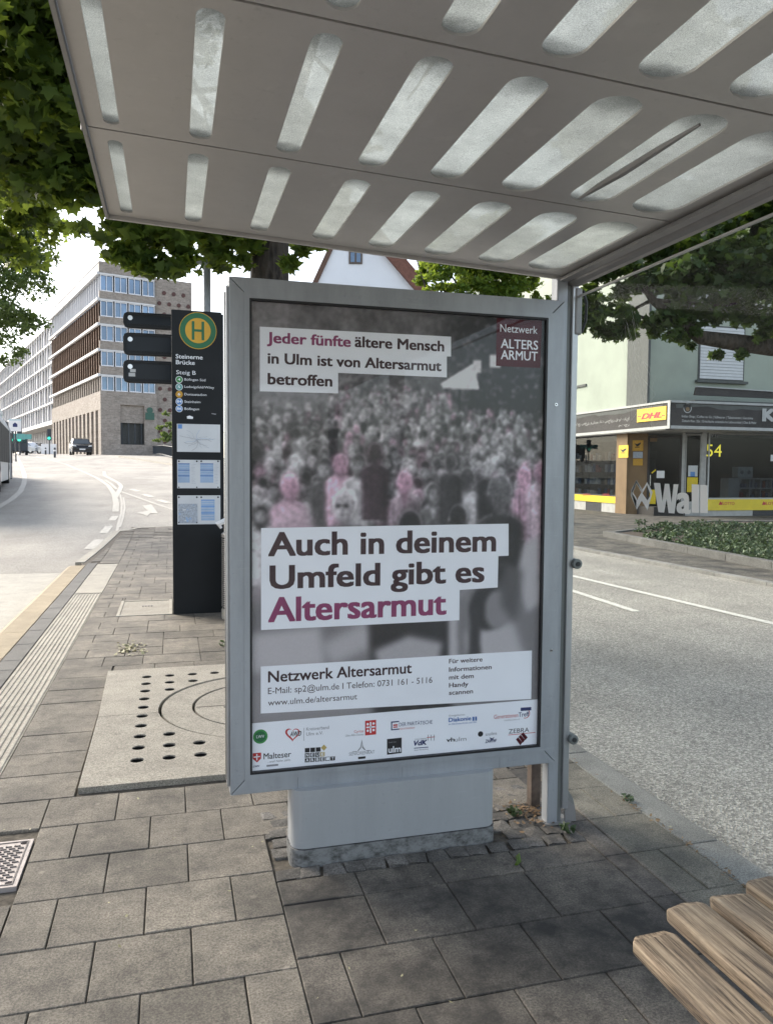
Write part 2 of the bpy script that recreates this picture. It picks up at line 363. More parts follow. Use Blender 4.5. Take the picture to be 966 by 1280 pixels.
def copy_tree(o, parent=None, label=None):
    c = o.copy(); col.objects.link(c); c.parent = parent
    if label: c['label'] = label
    for ch in list(o.children): copy_tree(ch, c)
    return c
def cyl(mb, p, r, h, n=20, axis='z'):
    q = {'z': (0, 0, h), 'x': (h, 0, 0), 'y': (0, h, 0)}[axis]
    return mb.tube([p, (p[0]+q[0], p[1]+q[1], p[2]+q[2])], r, n)
class Plane:      # vertical plane A->B (XY); s along, z up, d towards the viewer side
    def __init__(s, A, B):
        s.A = Vector((A[0], A[1], 0)); s.u = (Vector((B[0], B[1], 0))-s.A).normalized(); s.n = Vector((s.u.y, -s.u.x, 0))
    def pt(s, a, z, d=0): return s.A + s.u*a + zz*z + s.n*d
    def px(s, x, y):
        r = ray(x, y); t = (s.A-CAM).dot(s.n)/r.dot(s.n); p = CAM+r*t; return ((p-s.A).dot(s.u), p.z)
    def box(s, mb, a0, a1, z0, z1, d0, d1):
        vs = [s.pt(a, z, d) for z in (z0, z1) for d in (d0, d1) for a in (a0, a1)]
        return mb.add(vs, [(0, 2, 3, 1), (4, 5, 7, 6), (0, 1, 5, 4), (2, 6, 7, 3), (0, 4, 6, 2), (1, 3, 7, 5)])
    def prism(s, mb, poly, d0, d1): return mb.prism(poly, d0, d1, lambda u, v, a: s.pt(u, v, a))
    def pbox(s, mb, x0, y0, x1, y1, d0, d1):
        a0, z1 = s.px(x0, y0); a1, z0 = s.px(x1, y1); return s.box(mb, a0, a1, min(z0, z1), max(z0, z1), d0, d1)
    def poly(s, pts): return [s.px(*p) for p in pts]
CAPH = None
def textmesh(txt, bold=0.0, shear=0.0, ext=0.0):
    cu = bpy.data.curves.new('t', 'FONT'); cu.body = txt; cu.size = 1; cu.offset = bold; cu.shear = shear; cu.extrude = ext; cu.resolution_u = 3
    o = bpy.data.objects.new('t', cu); col.objects.link(o)
    dg = bpy.context.evaluated_depsgraph_get(); me = bpy.data.meshes.new_from_object(o.evaluated_get(dg)); bpy.data.objects.remove(o); bpy.data.curves.remove(cu)
    n = len(me.vertices); a = np.empty(n*3); me.vertices.foreach_get('co', a); return me, a.reshape(-1, 3)
def text(txt, P, a0, a1, z, cap, mat, parent, d=.001, bold=0.0, shear=0.0, name='lettering', caphz=None, slope=0.0):
    """flat lettering on plane P from a0 to a1 on baseline z, capital height cap"""
    global CAPH
    if CAPH is None:
        _, c = textmesh('H'); CAPH = c[:, 1].max()
    me, c = textmesh(txt, 0, shear)
    if len(c) == 0: return
    sx = (a1-a0)/(c[:, 0].max()-c[:, 0].min()); sy = cap/CAPH; x0 = c[:, 0].min()
    off = Vector(OFF.get(parent.name, (0, 0, 0)))
    out = []
    for q in c:
        a = a0+(q[0]-x0)*sx; out.append(tuple(P.pt(a, z+q[1]*sy+slope*(a-a0), d)-off))
    me.materials.clear(); me.name = name
    if bold:
        fs = [tuple(p.vertices) for p in me.polygons]; n = len(out); VS = []; FS = []; bw = bold*sx; bh = bold*sy*.6
        for k, (ex_, ey_) in enumerate(((-bw, -bh), (bw, -bh), (-bw, bh), (bw, bh), (0, 0))):
            q_ = P.u*ex_+zz*ey_+P.n*(.00006*k); VS += [tuple(Vector(v)+q_) for v in out]; FS += [tuple(i+k*n for i in f) for f in fs]
        me = bpy.data.meshes.new(name); me.from_pydata(VS, [], FS)
    else: me.vertices.foreach_set('co', np.array(out, dtype=np.float32).ravel())
    return link(name, me, mat, parent)
def ptext(txt, P, xa, ya, xb, yb, cappx, mat, parent, **k):
    """lettering whose baseline ran from (xa,ya) to (xb,yb) in the photograph"""
    a0, z0 = P.px(xa, ya); a1, z1 = P.px(xb, yb); _, zt = P.px(xa, ya-cappx)
    return text(txt, P, a0, a1, (z0+z1)/2, zt-z0, mat, parent, **k)
def disc(P, a, z, r, n=28, ry=None): return [(a+r*math.cos(2*math.pi*i/n), z+(ry or r)*math.sin(2*math.pi*i/n)) for i in range(n)]

# ================================================================== GROUND
def sheet(name, xs, ys, zf, mat):
    vs = [(x, y, zf(x, y)) for y in ys for x in xs]; n = len(xs)
    fs = [(j*n+i, j*n+i+1, (j+1)*n+i+1, (j+1)*n+i) for j in range(len(ys)-1) for i in range(n-1)]
    me = bpy.data.meshes.new(name); me.from_pydata(vs, [], fs); return struct(link(name, me, mat))
def lin(a, b, st): n = max(1, int(round((b-a)/st))); return [a+(b-a)*i/n for i in range(n+1)]
sheet('ground', [-900, -300, -120]+lin(-80, 20, 2)+[60, 200, 900], [-900, -200, -40]+lin(-12, 130, 2)+[300, 1500], lambda x, y: hL(x, y)-.22, 'ground_dirt')
sheet('road_left', lin(-80, 2.2, 2), lin(-14, 128, 1), lambda x, y: hL(x, y)-.12, 'asphalt_left')
sheet('road_right', [1.96, 2.5, 3.5, 5, 6.5, 7.9], lin(-12, 60, 1), lambda x, y: hL(x, y)-.04, 'asphalt_right')

YF = 18.8
def xl(Y):
    if Y <= 12.9: return -1.27
    a = -1.38+.045*(Y-12.9)
    if Y > 18.0: a += (Y-18.0)**2*1.9
    return a
pav = sempty('pavement')
ys = sorted([y for y in lin(-2.5, YF, .45) if not (2.7 < y < 3.75 or 5.7 < y < 5.95)]+[2.90, 3.255, 3.71, 5.845])
vs = []; fs = []
for y0, y1 in zip(ys[:-1], ys[1:]):
    L = [None, -.895, -.54, -.41, 1.61, 1.97]
    for i in range(5):
        ym = (y0+y1)/2
        if i == 1 and 2.90 < ym < 3.255: continue
        if i == 3 and 3.71 < ym < 5.845: continue
        q = []
        for (xx_, yq) in ((L[i], y0), (L[i+1], y0), (L[i+1], y1), (L[i], y1)):
            xq = xl(yq) if xx_ is None else xx_; q.append((xq, yq, hL(0, yq)-.012))
        k = len(vs); vs += q; fs.append((k, k+1, k+2, k+3))
    for X_ in (None, 1.97):
        k = len(vs); vs += [(xl(yq) if X_ is None else X_, yq, hL(0, yq)+dz) for yq, dz in ((y0, -.012), (y1, -.012), (y1, -.2), (y0, -.2))]; fs.append((k, k+1, k+2, k+3))
k = len(vs); vs += [(xl(YF), YF, hL(0, YF)-.012), (1.97, YF, hL(0, YF)-.012), (1.97, YF, hL(0, YF)-.2), (xl(YF), YF, hL(0, YF)-.2)]; fs.append((k, k+1, k+2, k+3))
b = MB(); b.add(vs, fs); b.build('bedding', 'joint', pav)

# ---- one cached bevelled stone mesh per size
SM = {}
def stone(wd, ln, mat, bev=.003, gap=.0018, rough=0):
    key = (round(wd, 3), round(ln, 3), mat, rough)
    if key not in SM:
        a, c = wd/2-gap, ln/2-gap; J = lambda s: (random.random()-.5)*s*rough
        m = MB(); vs = []
        for z, q in ((-.035, 0), (-bev, 0), (0, bev)):
            for sx, sy in ((-1, -1), (1, -1), (1, 1), (-1, 1)): vs.append((sx*(a-q)+J(.02), sy*(c-q)+J(.02), z+(J(.008) if z == 0 else 0)))
        if rough: 
            vs.append((0, 0, .0022)); top = [(8, 9, 12), (9, 10, 12), (10, 11, 12), (11, 8, 12)]
        else: top = [(8, 9, 10, 11)]
        m.add(vs, top+[(i, (i+1) % 4, 4+(i+1) % 4, 4+i) for i in range(4)]+[(4+i, 4+(i+1) % 4, 8+(i+1) % 4, 8+i) for i in range(4)])
        me = m.mesh('stone'); me.materials.append(MATS[mat]); SM[key] = me
    return SM[key]
stones = []     # (name, x, y, wd, ln, mat, rough)
def addp(x0, x1, y0, y1, mat='paver', name='paver', rough=0): stones.append((name, (x0+x1)/2, (y0+y1)/2, x1-x0, y1-y0, mat, rough))
P_ = .288
# near field, half-bond, left of the advertising case
for k in range(-9, 5):
    y0 = 2.21+P_*k; y1 = y0+P_
    even = k % 2 == 0
    xs_ = [x for x in np.arange(-1.11 if False else -.53+(.0 if 0 else 0), .36, 99)]
    offs = (.052 if even else -.093)
    js = [-.53]+[x for x in [offs+.29*i for i in range(-6, 6)] if -.50 < x < .33]+[.355]
    if k >= 3: js = [-.53]+[x for x in [offs+.29*i for i in range(-6, 10)] if -.50 < x < 1.6]+[1.62]
    for a, c in zip(js[:-1], js[1:]):
        if k >= 2 and .3 < (a+c)/2 < 1.62 and y0 < 3.2: 
            if k == 2 or y0 < 3.05: continue
        if -.9 < a and c < -.40 and 2.86 < y0 < 3.1 and False: continue
        addp(a, c, y0, y1)
    for a, c in ((-.80, -.53),):
        if not (2.88 < y1 and y0 < 3.27): addp(a, c, y0, y1)
for a, c in ((-.53, -.378), (-.378, -.235), (-.235, .055), (.055, .36)):
    pass
# long row left of the concrete cover
for i in range(8): addp(-.80, -.43, 3.66+.30*i-(.0), 3.66+.30*(i+1))
# field behind the cover
y = 6.06; row = 0
for y0, y1 in [(5.86, 6.06)]: 
    x = -.42
    while x < 1.6: addp(x, min(x+.29, 1.62), y0, y1); x += .29
while y < 18.6:
    x = -.80+(.145 if row % 2 else 0)
    if row % 2: addp(-.80, -.655, y, y+P_)
    while x < 1.93:
        wd = .29*(1 if random.random() < .6 else 1.5)
        x2 = min(x+wd, 1.96)
        if y > 12.6 and x < -.8: pass
        if 8.0 < y+.14 < 9.10 and y+P_ > 8.06 and y < 9.0:
            ya, yb = y, y+P_
            if x < -.54: addp(x, min(x2, -.54), y, y+P_)
            if x2 > .0: addp(max(x, .0), x2, y, y+P_)
            if y < 8.07 and x2 > -.54 and x < 0: addp(max(x, -.54), min(x2, 0), y, 8.07)
            if y+P_ > 8.99 and x2 > -.54 and x < 0: addp(max(x, -.54), min(x2, 0), 8.99, y+P_)
        else: addp(x, x2, y, y+P_)
        x = x2
    if y > 12.6:      # beyond the guidance strip the field widens to the kerb
        x2 = -.80; lim = xl(y+.14)+.14
        while x2 > lim+.05: x1 = max(x2-.29, lim); addp(x1, x2, y, y+P_); x2 = x1
    y += P_; row += 1
# darker paver field under the shelter
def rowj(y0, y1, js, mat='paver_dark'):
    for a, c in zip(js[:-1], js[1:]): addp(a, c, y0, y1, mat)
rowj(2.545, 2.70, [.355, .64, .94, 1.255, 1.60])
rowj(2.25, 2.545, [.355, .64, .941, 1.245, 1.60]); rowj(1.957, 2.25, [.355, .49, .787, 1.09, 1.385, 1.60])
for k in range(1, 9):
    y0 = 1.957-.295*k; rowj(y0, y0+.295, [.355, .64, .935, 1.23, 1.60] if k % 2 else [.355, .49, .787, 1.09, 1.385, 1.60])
for k in range(-8, 12):
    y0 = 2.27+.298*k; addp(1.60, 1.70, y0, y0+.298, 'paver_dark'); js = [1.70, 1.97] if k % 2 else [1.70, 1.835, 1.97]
    for a, c in zip(js[:-1], js[1:]): addp(a, c, y0, y0+.298, 'paver')
# small granite setts round the foot of the case and post
for j in range(7):
    y0 = 2.705+.083*j
    for i in range(15):
        x0 = .362+.083*i+random.uniform(-.006, .006)+(.03 if j % 2 else 0)
        if x0 > 1.55 or (.37 < x0 < 1.235 and 2.73 < y0 < 2.93): continue
        if .45 < x0 < 1.2 and y0 > 2.72: continue
        addp(x0, x0+.08, y0, y0+.08, 'cobble', 'sett', 1+random.randint(0, 3)*.15)
# kerbside: dark strip, guidance strip, pale slabs
for i in range(52):
    y0 = -2.3+.29*i; addp(-1.265, -1.115, y0, y0+.29, 'paver_strip')
for y0, y1 in ((9.7, 10.6), (10.6, 12.6)): addp(-1.11, -.80, y0, y1, 'paver_pale')
# visibility order
def scr(x, y, z=0):
    p = Vector((x, y, z))-CAM; d = p.dot(FW)
    if d < .3: return None
    return 483+F_*p.dot(RT)/d, 640-F_*p.dot(UP)/d, d
def vis(s):
    q = scr(s[1], s[2], hL(0, s[2]))
    if q is None or not (-40 < q[0] < 1010) or q[1] > 1330: return 0
    if 292 < q[0] < 690 and q[1] < 965: return 0
    return s[3]*s[4]/q[2]**2
stones.sort(key=vis, reverse=True)
npv = 0; rest = {}
for s in stones:
    nm, x, y, wd, ln, mat, rg = s; v = vis(s)
    if v > 0 and (npv < 300 or nm == 'sett'):
        if nm == 'paver': npv += 1
        me = stone(wd, ln, mat, rough=rg) ; o = bpy.data.objects.new(nm, me); col.objects.link(o); o.parent = pav
        slope = (hL(0, y+.1)-hL(0, y-.1))/.2
        o.location = (x, y, hL(0, y)+random.uniform(-.0016, .0016)); o.rotation_euler = (math.atan(slope)+random.uniform(-.004, .004), random.uniform(-.004, .004), random.uniform(-.004, .004))
    elif y > -2 : rest.setdefault(mat, []).append(s)
for mat, L in rest.items():
    m = MB()
    for nm, x, y, wd, ln, mt, rg in L: z = hL(0, y); m.box(x-wd/2+.004, x+wd/2-.004, y-ln/2+.004, y+ln/2-.004, z-.03, z)
    o = m.build('pavers_beyond', mat, pav); o['kind'] = 'stuff'
# guidance tiles with ribs
m = MB(); m.box(-.153, .153, -.148, .148, -.03, -.004)
for i in range(9): 
    x = -.135+.0338*i; m.prism([(x-.011, -.004), (x+.011, -.004), (x+.006, .0015), (x-.006, .0015)], -.147, .147, lambda u, v, a: (u, a, v))
tile = m.mesh('tile'); tile.materials.append(MATS['paver_pale'])
for i in range(40): 
    y = -2.2+.3*i
    if y > 9.6: break
    link('tactile_tile', tile, None, pav, loc=(-.957, y, random.uniform(-.001, .001)))
# raised boarding kerb in tan concrete stones
m = MB(); m.prism([(-.15, -.2), (.15, -.2), (.15, 0), (-.055, 0), (-.10, -.02), (-.15, -.10)], -.497, .497, lambda u, v, a: (u, a, v))
kb = m.mesh('kerb', bevel=.006); kb.materials.append(MATS['kerb_tan'])
for i in range(15):
    y = -2.0+i*1.0
    if y > 12.5: break
    link('kerb_stone', kb, None, pav, loc=(-1.42, y, 0))
# kerb round the island nose
def kerbrun(pts, wd, hgt, mat, zoff, parent, ln=1.0):
    """stones along a polyline (list of (x,y))"""
    for (a, c) in zip(pts[:-1], pts[1:]):
        A = Vector(a); C = Vector(c); L = (C-A).length; n = max(1, round(L/ln))
        for i in range(n):
            p = A+(C-A)*((i+.5)/n); l = L/n; ang = math.atan2(C.y-A.y, C.x-A.x); z = hL(p.x, p.y)+zoff
            key = ('k', round(l, 2), wd, hgt, mat)
            if key not in SM:
                q = MB(); q.box(-l/2+.003, l/2-.003, -wd/2, wd/2, -hgt, 0); SM[key] = q.mesh('kerb', bevel=.008); SM[key].materials.append(MATS[mat])
            o = link('kerb_stone', SM[key], None, parent, loc=(p.x, p.y, z)); sl_ = (hL(p.x, p.y+.2)-hL(p.x, p.y-.2))/.4*math.sin(ang); o.rotation_euler = (0, -math.atan(sl_), ang)
nose = [(xl(y)-.02, y) for y in (12.95, 14.5, 16, 17.2, 18.0, 18.4)]+[(-.72, 18.72), (0, 18.85), (1, 18.9), (2.0, 18.9)]
kerbrun(nose, .14, .2, 'paver_pale', 0, pav)
kerbrun([(2.045, -2.5), (2.045, 18.8)], .15, .2, 'kerb_grey', 0, pav, 1.0)

# concrete bay where buses stop
bay = [GR(0, 722), GR(62, 717)]
b = MB(); y1 = bay[1].y; b.add([(-8, -6, -.116), (-1.56, -6, -.116), (-1.56, y1, -.116), (-8, y1+.3, -.116)], [(0, 1, 2, 3)]); struct(b.build('bus_bay', 'bay'))
# pale utility cover in the paving
b = MB(); b.box(-.54, .0, 8.07, 8.99, -.02, .002); b.build('cover_slab', 'slab', pav, bevel=.003)
b = MB()
for x0, x1, y0, y1 in ((-.54, .0, 8.07, 8.10), (-.54, .0, 8.96, 8.99), (-.54, -.51, 8.10, 8.96), (-.03, .0, 8.10, 8.96)): b.box(x0, x1, y0, y1, -.01, .008)
b.build('cover_rim', 'paver_pale', pav)
for i in range(4): b = MB(); b.box(-.31+.03*i, -.295+.03*i, 8.6, 8.66, .002, .006); b.build('cover_mark', 'iron_pattern', pav)

# ---- road markings
roadm = sempty('road_markings')
def strip(pts, wd, off, mat, kind='line', z=.006, world=False):
    P = pts if world else [GR(px, py, off) for px, py in pts]
    # resample
    Q = []
    for a, c in zip(P[:-1], P[1:]):
        n = max(1, int((Vector(c)-Vector(a)).length/1.0)); Q += [Vector(a)+(Vector(c)-Vector(a))*i/n for i in range(n)]
    Q.append(Vector(P[-1])); vs = []; fs = []
    for i, p in enumerate(Q):
        d = Q[min(i+1, len(Q)-1)]-Q[max(i-1, 0)]; d.z = 0; d.normalize(); n = Vector((-d.y, d.x, 0))
        for s in (-1, 1): q = p+n*(wd/2*s); vs.append((q.x, q.y, hL(q.x, q.y)+off+z+.01*max(0, min(1, (p.y-10)/40))))
        if i: k = 2*i; fs.append((k-2, k-1, k+1, k))
    b = MB(); b.add(vs, fs); return b.build('marking_line', mat, roadm)
Z1 = lambda L: [(x/4.025, 540+y/4.025) for x, y in L]
strip(Z1([(-40, 400), (0, 375), (60, 340), (105, 300), (122, 262), (127, 225), (112, 175), (95, 140), (72, 112)]), .20, -.12, 'marking_mid')
strip(Z1([(112, 276), (300, 263), (500, 256)]), .10, -.12, 'marking_worn')
strip(Z1([(60, 105), (120, 112), (200, 130), (330, 162), (430, 205), (500, 238), (548, 272), (575, 312), (586, 360), (583, 402)]), .18, -.12, 'marking_worn')
strip(Z1([(525, 200), (530, 222), (560, 238), (598, 258), (612, 275), (600, 300), (582, 330)]), .18, -.12, 'marking_worn', z=.010)
strip(Z1([(530, 245), (560, 262), (588, 290)]), .12, -.12, 'marking_worn', z=.014)
strip(Z1([(582, 424), (562, 447)]), .18, -.12, 'marking_mid'); strip(Z1([(550, 474), (522, 510)]), .18, -.12, 'marking_mid'); strip(Z1([(500, 542), (450, 590)]), .2, -.12, 'marking_mid')
strip(Z1([(606, 315), (615, 360), (612, 410), (597, 460), (590, 505)]), .06, -.12, 'marking_worn'); strip(Z1([(622, 330), (629, 380), (620, 430), (604, 480)]), .06, -.12, 'marking_worn')
strip(Z1([(608, 300), (700, 333), (800, 368), (900, 400)]), .12, -.12, 'marking_worn')
for a in ([(662, 288), (700, 300)], [(724, 314), (766, 328)], [(795, 342), (850, 358)]): strip(Z1(a), .24, -.12, 'marking_mid')
ar = [GR(*p) for p in Z1([(682, 410), (745, 398), (718, 372), (762, 366), (797, 412), (757, 410), (742, 426), (722, 416)])]
b = MB(); b.add([(p.x, p.y, hL(p.x, p.y)-.108) for p in ar], [tuple(range(8))]); b.build('marking_arrow', 'marking_worn', roadm)
# right road
gp = lambda x, y: G(x, y, -.04)
a, c = gp(714, 720), gp(966, 780); d = (c-a).normalized()
strip([a-d*12, a, c, c+d*9], .11, -.04, 'marking', world=True)
a, c = gp(700, 734), gp(795, 765); d = (c-a).normalized(); strip([c-d*4.2, c], .10, -.04, 'marking', world=True)
# far side of the right road: kerb, pavement, planting bed
sheet('pavement_shop', lin(7.75, 40, 4), lin(-10, 60, 2), lambda x, y: hL(x, y)+.0, 'paver_dark')
k0, k1 = G(714, 683, .0), G(966, 729, .0); kd = (k1-k0).normalized()
kr = sempty('kerb_far')
A = k0-kd*14; Bp = k1+kd*6; kerbrun([(A.x, A.y), (Bp.x, Bp.y)], .15, .25, 'kerb_grey', .012, kr, 1.0)

# ---- perforated concrete cover (two slabs and a ring lid)
ct = thing('drain_cover', 'large pale concrete cover with rows of holes and a round ring lid', 'drain cover', (.6, 4.8, 0))
CX, CY, RO, RI = .60, 4.83, .675, .478
def arc(cx, cy, r, a0, a1, n): return [(cx+r*math.cos(a0+(a1-a0)*i/n), cy+r*math.sin(a0+(a1-a0)*i/n)) for i in range(n+1)]
hole = lambda x, y, r=.034: [(x+r*math.cos(2*math.pi*i/12), y+r*math.sin(2*math.pi*i/12)) for i in range(12)]
fz = lambda u, v, a: (u, v, a)
def holes(lo):
    H = []
    for i in range(11):
        for j in range(10):
            x = -.175+.155*i; y = 3.995+.18*j
            if math.hypot(x-CX, y-CY) < RO+.07: continue
            if (j < 5) != lo: continue
            if 0 < i < 10 and 2 < j < 7: continue
            H.append(hole(x, y))
    return H
YM = 4.765; a0 = math.asin((YM-.006-CY)/(RO+.012))
pl = [(-.42, 3.705), (1.62, 3.705), (1.62, YM-.006)]+[p for p in arc(CX, CY, RO+.012, a0, -math.pi-a0, 28)]+[(-.425, YM-.006)]
b = MB(); b.plate(pl, holes(True), -.09, .018, fz); cs1 = b.build('cover_slab', 'slab', ct)
a0 = math.asin((YM+.006-CY)/(RO+.012))
pl = [(-.425, YM+.006)]+[p for p in arc(CX, CY, RO+.012, math.pi-a0, a0, 28)]+[(1.62, YM+.006), (1.62, 5.85), (-.45, 5.85)]
b = MB(); b.plate(pl, holes(False), -.09, .016, fz); cs2 = b.build('cover_slab', 'slab', ct)
m = MB(); cs_ = [(.0335*math.cos(2*math.pi*i/12), .0335*math.sin(2*math.pi*i/12)) for i in range(12)]; m.add([(x, y, z) for z in (-.088, .011) for x, y in cs_], [(i, (i+1) % 12, 12+(i+1) % 12, 12+i) for i in range(12)]); me_ = m.mesh('lining', fixn=False); me_.materials.append(MATS['dark_hole'])
for cs, lo in ((cs1, True), (cs2, False)):
    for H in holes(lo):
        x = sum(p[0] for p in H)/12; y = sum(p[1] for p in H)/12; link('hole_lining', me_, None, cs, loc=(x-.6, y-4.8, 0))
b = MB(); b.plate(arc(CX, CY, RO-.008, 0, 2*math.pi, 48)[:-1], [arc(CX, CY, RI+.010, 0, 2*math.pi, 40)[:-1]], -.05, .012, fz); b.build('lid_ring', 'slab', ct)
b = MB(); b.plate(arc(CX, CY, RI-.008, 0, 2*math.pi, 40)[:-1], [hole(.33, 4.8, .03), hole(.87, 4.8, .03)], -.05, .010, fz); b.build('lid', 'slab', ct)
b = MB(); b.box(.14, 1.06, 4.83, 4.836, .009, .0115); b.build('lid_seam', 'joint', ct)
b = MB(); b.add([(-.43, 3.70, -.11), (1.63, 3.70, -.11), (1.63, 5.86, -.11), (-.45, 5.86, -.11)], [(0, 1, 2, 3)]); b.build('pit', 'dark_hole', ct)
# iron cover at the left edge
mc = thing('access_cover', 'square ribbed iron cover set in the paving at the left edge', 'metal cover', (-.7, 3.07, 0))
b = MB(); b.plate([(-.90, 2.895), (-.535, 2.895), (-.535, 3.26), (-.90, 3.26)], [hole(x, y, .014) for x in (-.87, -.565) for y in (2.925, 3.23)]+[hole(-.70, y, .012) for y in (3.03, 3.08, 3.13)], -.03, .006, fz); b.build('plate', 'cover_iron', mc)
b = MB(); b.plate([(-.885, 2.91), (-.55, 2.91), (-.55, 3.245), (-.885, 3.245)], [[(-.88, 2.915), (-.555, 2.915), (-.555, 3.24), (-.88, 3.24)]], .005, .0085, fz); b.build('rim', 'iron_pattern', mc)
b = MB()
for i in range(9):
    for j in range(15):
        x = -.845+.031*i+(.015 if j % 2 else 0); y = 2.945+.0185*j
        if abs(x+.70) < .02 and 3.0 < y < 3.15: continue
        b.box(x, x+.022, y, y+.004, .005, .010)
        b.box(x, x+.004, y, y+.012, .005, .009)
b.build('ribs', 'iron_pattern', mc)
b = MB(); b.add([(-.9, 2.9, -.02), (-.53, 2.9, -.02), (-.53, 3.26, -.02), (-.9, 3.26, -.02)], [(0, 1, 2, 3)]); b.build('pit', 'dark_hole', mc)

# ================================================================== ADVERTISING CASE
BY = 2.827
ad = thing('advertising_case', 'grey metal poster case on a wide foot showing the crowd poster', 'advertising case', (.86, 2.9, 0))
PB = Plane((0, BY), (1, BY))
X0, X1, ZB, ZT = .201, 1.521, .28, 2.164; IX0, IX1, IZ0, IZ1 = .271, 1.451, .350, 2.094
m1 = .0035
def member(pl_, nm='frame_member'):
    b = MB(); PB.prism(b, pl_, 0, -.10); return b.build(nm, 'frame_metal', ad, bevel=.003)
g = .0012
member([(X0, ZB+g), (IX0, IZ0+g), (IX0, IZ1-g), (X0, ZT-g)]); member([(X1, ZB+g), (X1, ZT-g), (IX1, IZ1-g), (IX1, IZ0+g)])
member([(X0+g, ZT), (IX0+g, IZ1), (IX1-g, IZ1), (X1-g, ZT)]); member([(X0+g, ZB), (X1-g, ZB), (IX1-g, IZ0), (IX0+g, IZ0)])
# inner bead, black gasket
def ringf(x0, x1, z0, z1, t, d0, d1, mat, nm):
    b = MB(); PB_ = PB
    for q in ((x0, x0+t, z0, z1), (x1-t, x1, z0, z1), (x0+t, x1-t, z0, z0+t), (x0+t, x1-t, z1-t, z1)): PB.box(b, q[0], q[1], q[2], q[3], d0, d1)
    return b.build(nm, mat, ad)
ringf(IX0-.018, IX1+.018, IZ0-.018, IZ1+.018, .020, .0008, .0028, 'frame_metal', 'inner_bead')
ringf(IX0+.001, IX1-.001, IZ0+.001, IZ1-.001, .009, -.022, .0012, 'black_rubber', 'gasket')
# side profile lip seen at the left, hinges
b = MB(); b.box(X0-.010, X0-.001, BY+.012, BY+.075, ZB+.03, ZT-.03); b.build('side_profile', 'frame_side', ad, bevel=.003)
b = MB(); b.box(X0-.015, X0-.0105, BY+.03, BY+.045, ZB+.05, ZT-.05); b.build('hinge_strip', 'chrome', ad)
b = MB(); b.box(X0+.01, X1-.01, BY+.104, BY+.16, ZB+.02, ZT-.02); b.build('back_shell', 'frame_metal', ad, bevel=.006)
for z in (.75, 1.75):
    b = MB(); PB.prism(b, disc(PB, X1-.030, z, .007, 12), .0002, .002); b.build('lock', 'chrome', ad)
    b = MB(); PB.prism(b, disc(PB, X1-.030, z, .003, 8), .0022, .0028); b.build('keyhole', 'black_rubber', ad)
for x in (.45, .86, 1.27):
    b = MB(); PB.box(b, x-.0006, x+.0006, ZB+.004, ZB+.045, .0002, .0007); b.build('profile_joint', 'post_dark', ad)
# foot: rounded box on a stained base
def rrect(x0, x1, y0, y1, r, n=6):
    o = []
    for cx_, cy_, a in ((x1-r, y1-r, 0), (x0+r, y1-r, 90), (x0+r, y0+r, 180), (x1-r, y0+r, 270)):
        o += [(cx_+r*math.cos(R(a+90*i/n)), cy_+r*math.sin(R(a+90*i/n))) for i in range(n+1)]
    return o
b = MB(); b.prism(rrect(.425, 1.245, BY-.035, BY+.13, .05), .062, ZB+.004, fz); b.build('foot', 'pedestal_metal', ad, smooth=False)
b = MB(); b.prism(rrect(.421, 1.249, BY-.039, BY+.134, .053), -.02, .058, fz); b.build('foot_base', 'pedestal_base', ad)
# glass
b = MB(); PB.box(b, IX0+.01, IX1-.01, IZ0+.01, IZ1-.01, -.010, -.006); b.build('glass', 'poster_glass', ad)
# ---- poster print: blurred crowd in grey and rose, stored as colour on a fine sheet
PP = Plane((0, BY+.016), (1, BY+.016)); px0, px1, pz0, pz1 = IX0+.008, IX1-.008, IZ0+.008, IZ1-.008
W_, H_ = 300, 450
yy, xx = np.mgrid[0:H_, 0:W_]; uu = xx/W_; vv = yy/H_; asp = H_/W_*1.0
img = np.zeros((H_, W_, 3)); 
def vn(sc, seed):
    r_ = np.random.default_rng(seed); gx, gy = int(W_/sc)+3, int(H_/sc)+3; g_ = r_.random((gy, gx)); fx, fy = xx/sc, yy/sc; ix, iy = fx.astype(int), fy.astype(int); tx, ty = fx-ix, fy-iy; tx = tx*tx*(3-2*tx); ty = ty*ty*(3-2*ty)
    return g_[iy, ix]*(1-tx)*(1-ty)+g_[iy, ix+1]*tx*(1-ty)+g_[iy+1, ix]*(1-tx)*ty+g_[iy+1, ix+1]*tx*ty
def blur(a, n, k=1):
    for _ in range(k):
        for ax in (0, 1):
            c = np.cumsum(np.concatenate([np.repeat(a.take([0], ax), n+1, ax), a, np.repeat(a.take([-1], ax), n, ax)], ax), ax)
            L_ = a.shape[ax]; a = (c.take(range(2*n+1, 2*n+1+L_), ax)-c.take(range(0, L_), ax))/(2*n+1)
    return a
base = .30+.10*vn(28, 1)+.08*vn(9, 2)-.05*vn(4, 3)
trees = 1/(1+np.exp(-(uu-.60-.08*vn(40, 4)*2+.04)*22))*(vv < .30)
leafn = (vn(5, 5)*.6+vn(2.5, 6)*.4); base = base*(1-trees)+(.13+.34*np.clip(leafn-.48, 0, 1)*1.6)*trees
tr2 = ((vv > .10) & (vv < .24) & (uu > .28) & (uu < .55)); base = np.where(tr2, base*.8+.22*(leafn > .55)*.5, base)
base = np.where((uu < .12) & (vv < .22), .42+.05*vn(12, 9), base)
street = (vv > .2)&(vv < .5); base = np.where(street, base*.9+.05, base)
img[:] = base[..., None]
def poly_mask(pts):
    m_ = np.zeros_like(uu, bool); n = len(pts)
    for i in range(n):
        x1_, y1_ = pts[i]; x2_, y2_ = pts[(i+1) % n]
        c = ((y1_ > vv) != (y2_ > vv)) & (uu < (x2_-x1_)*(vv-y1_)/(y2_-y1_+1e-9)+x1_); m_ ^= c
    return m_
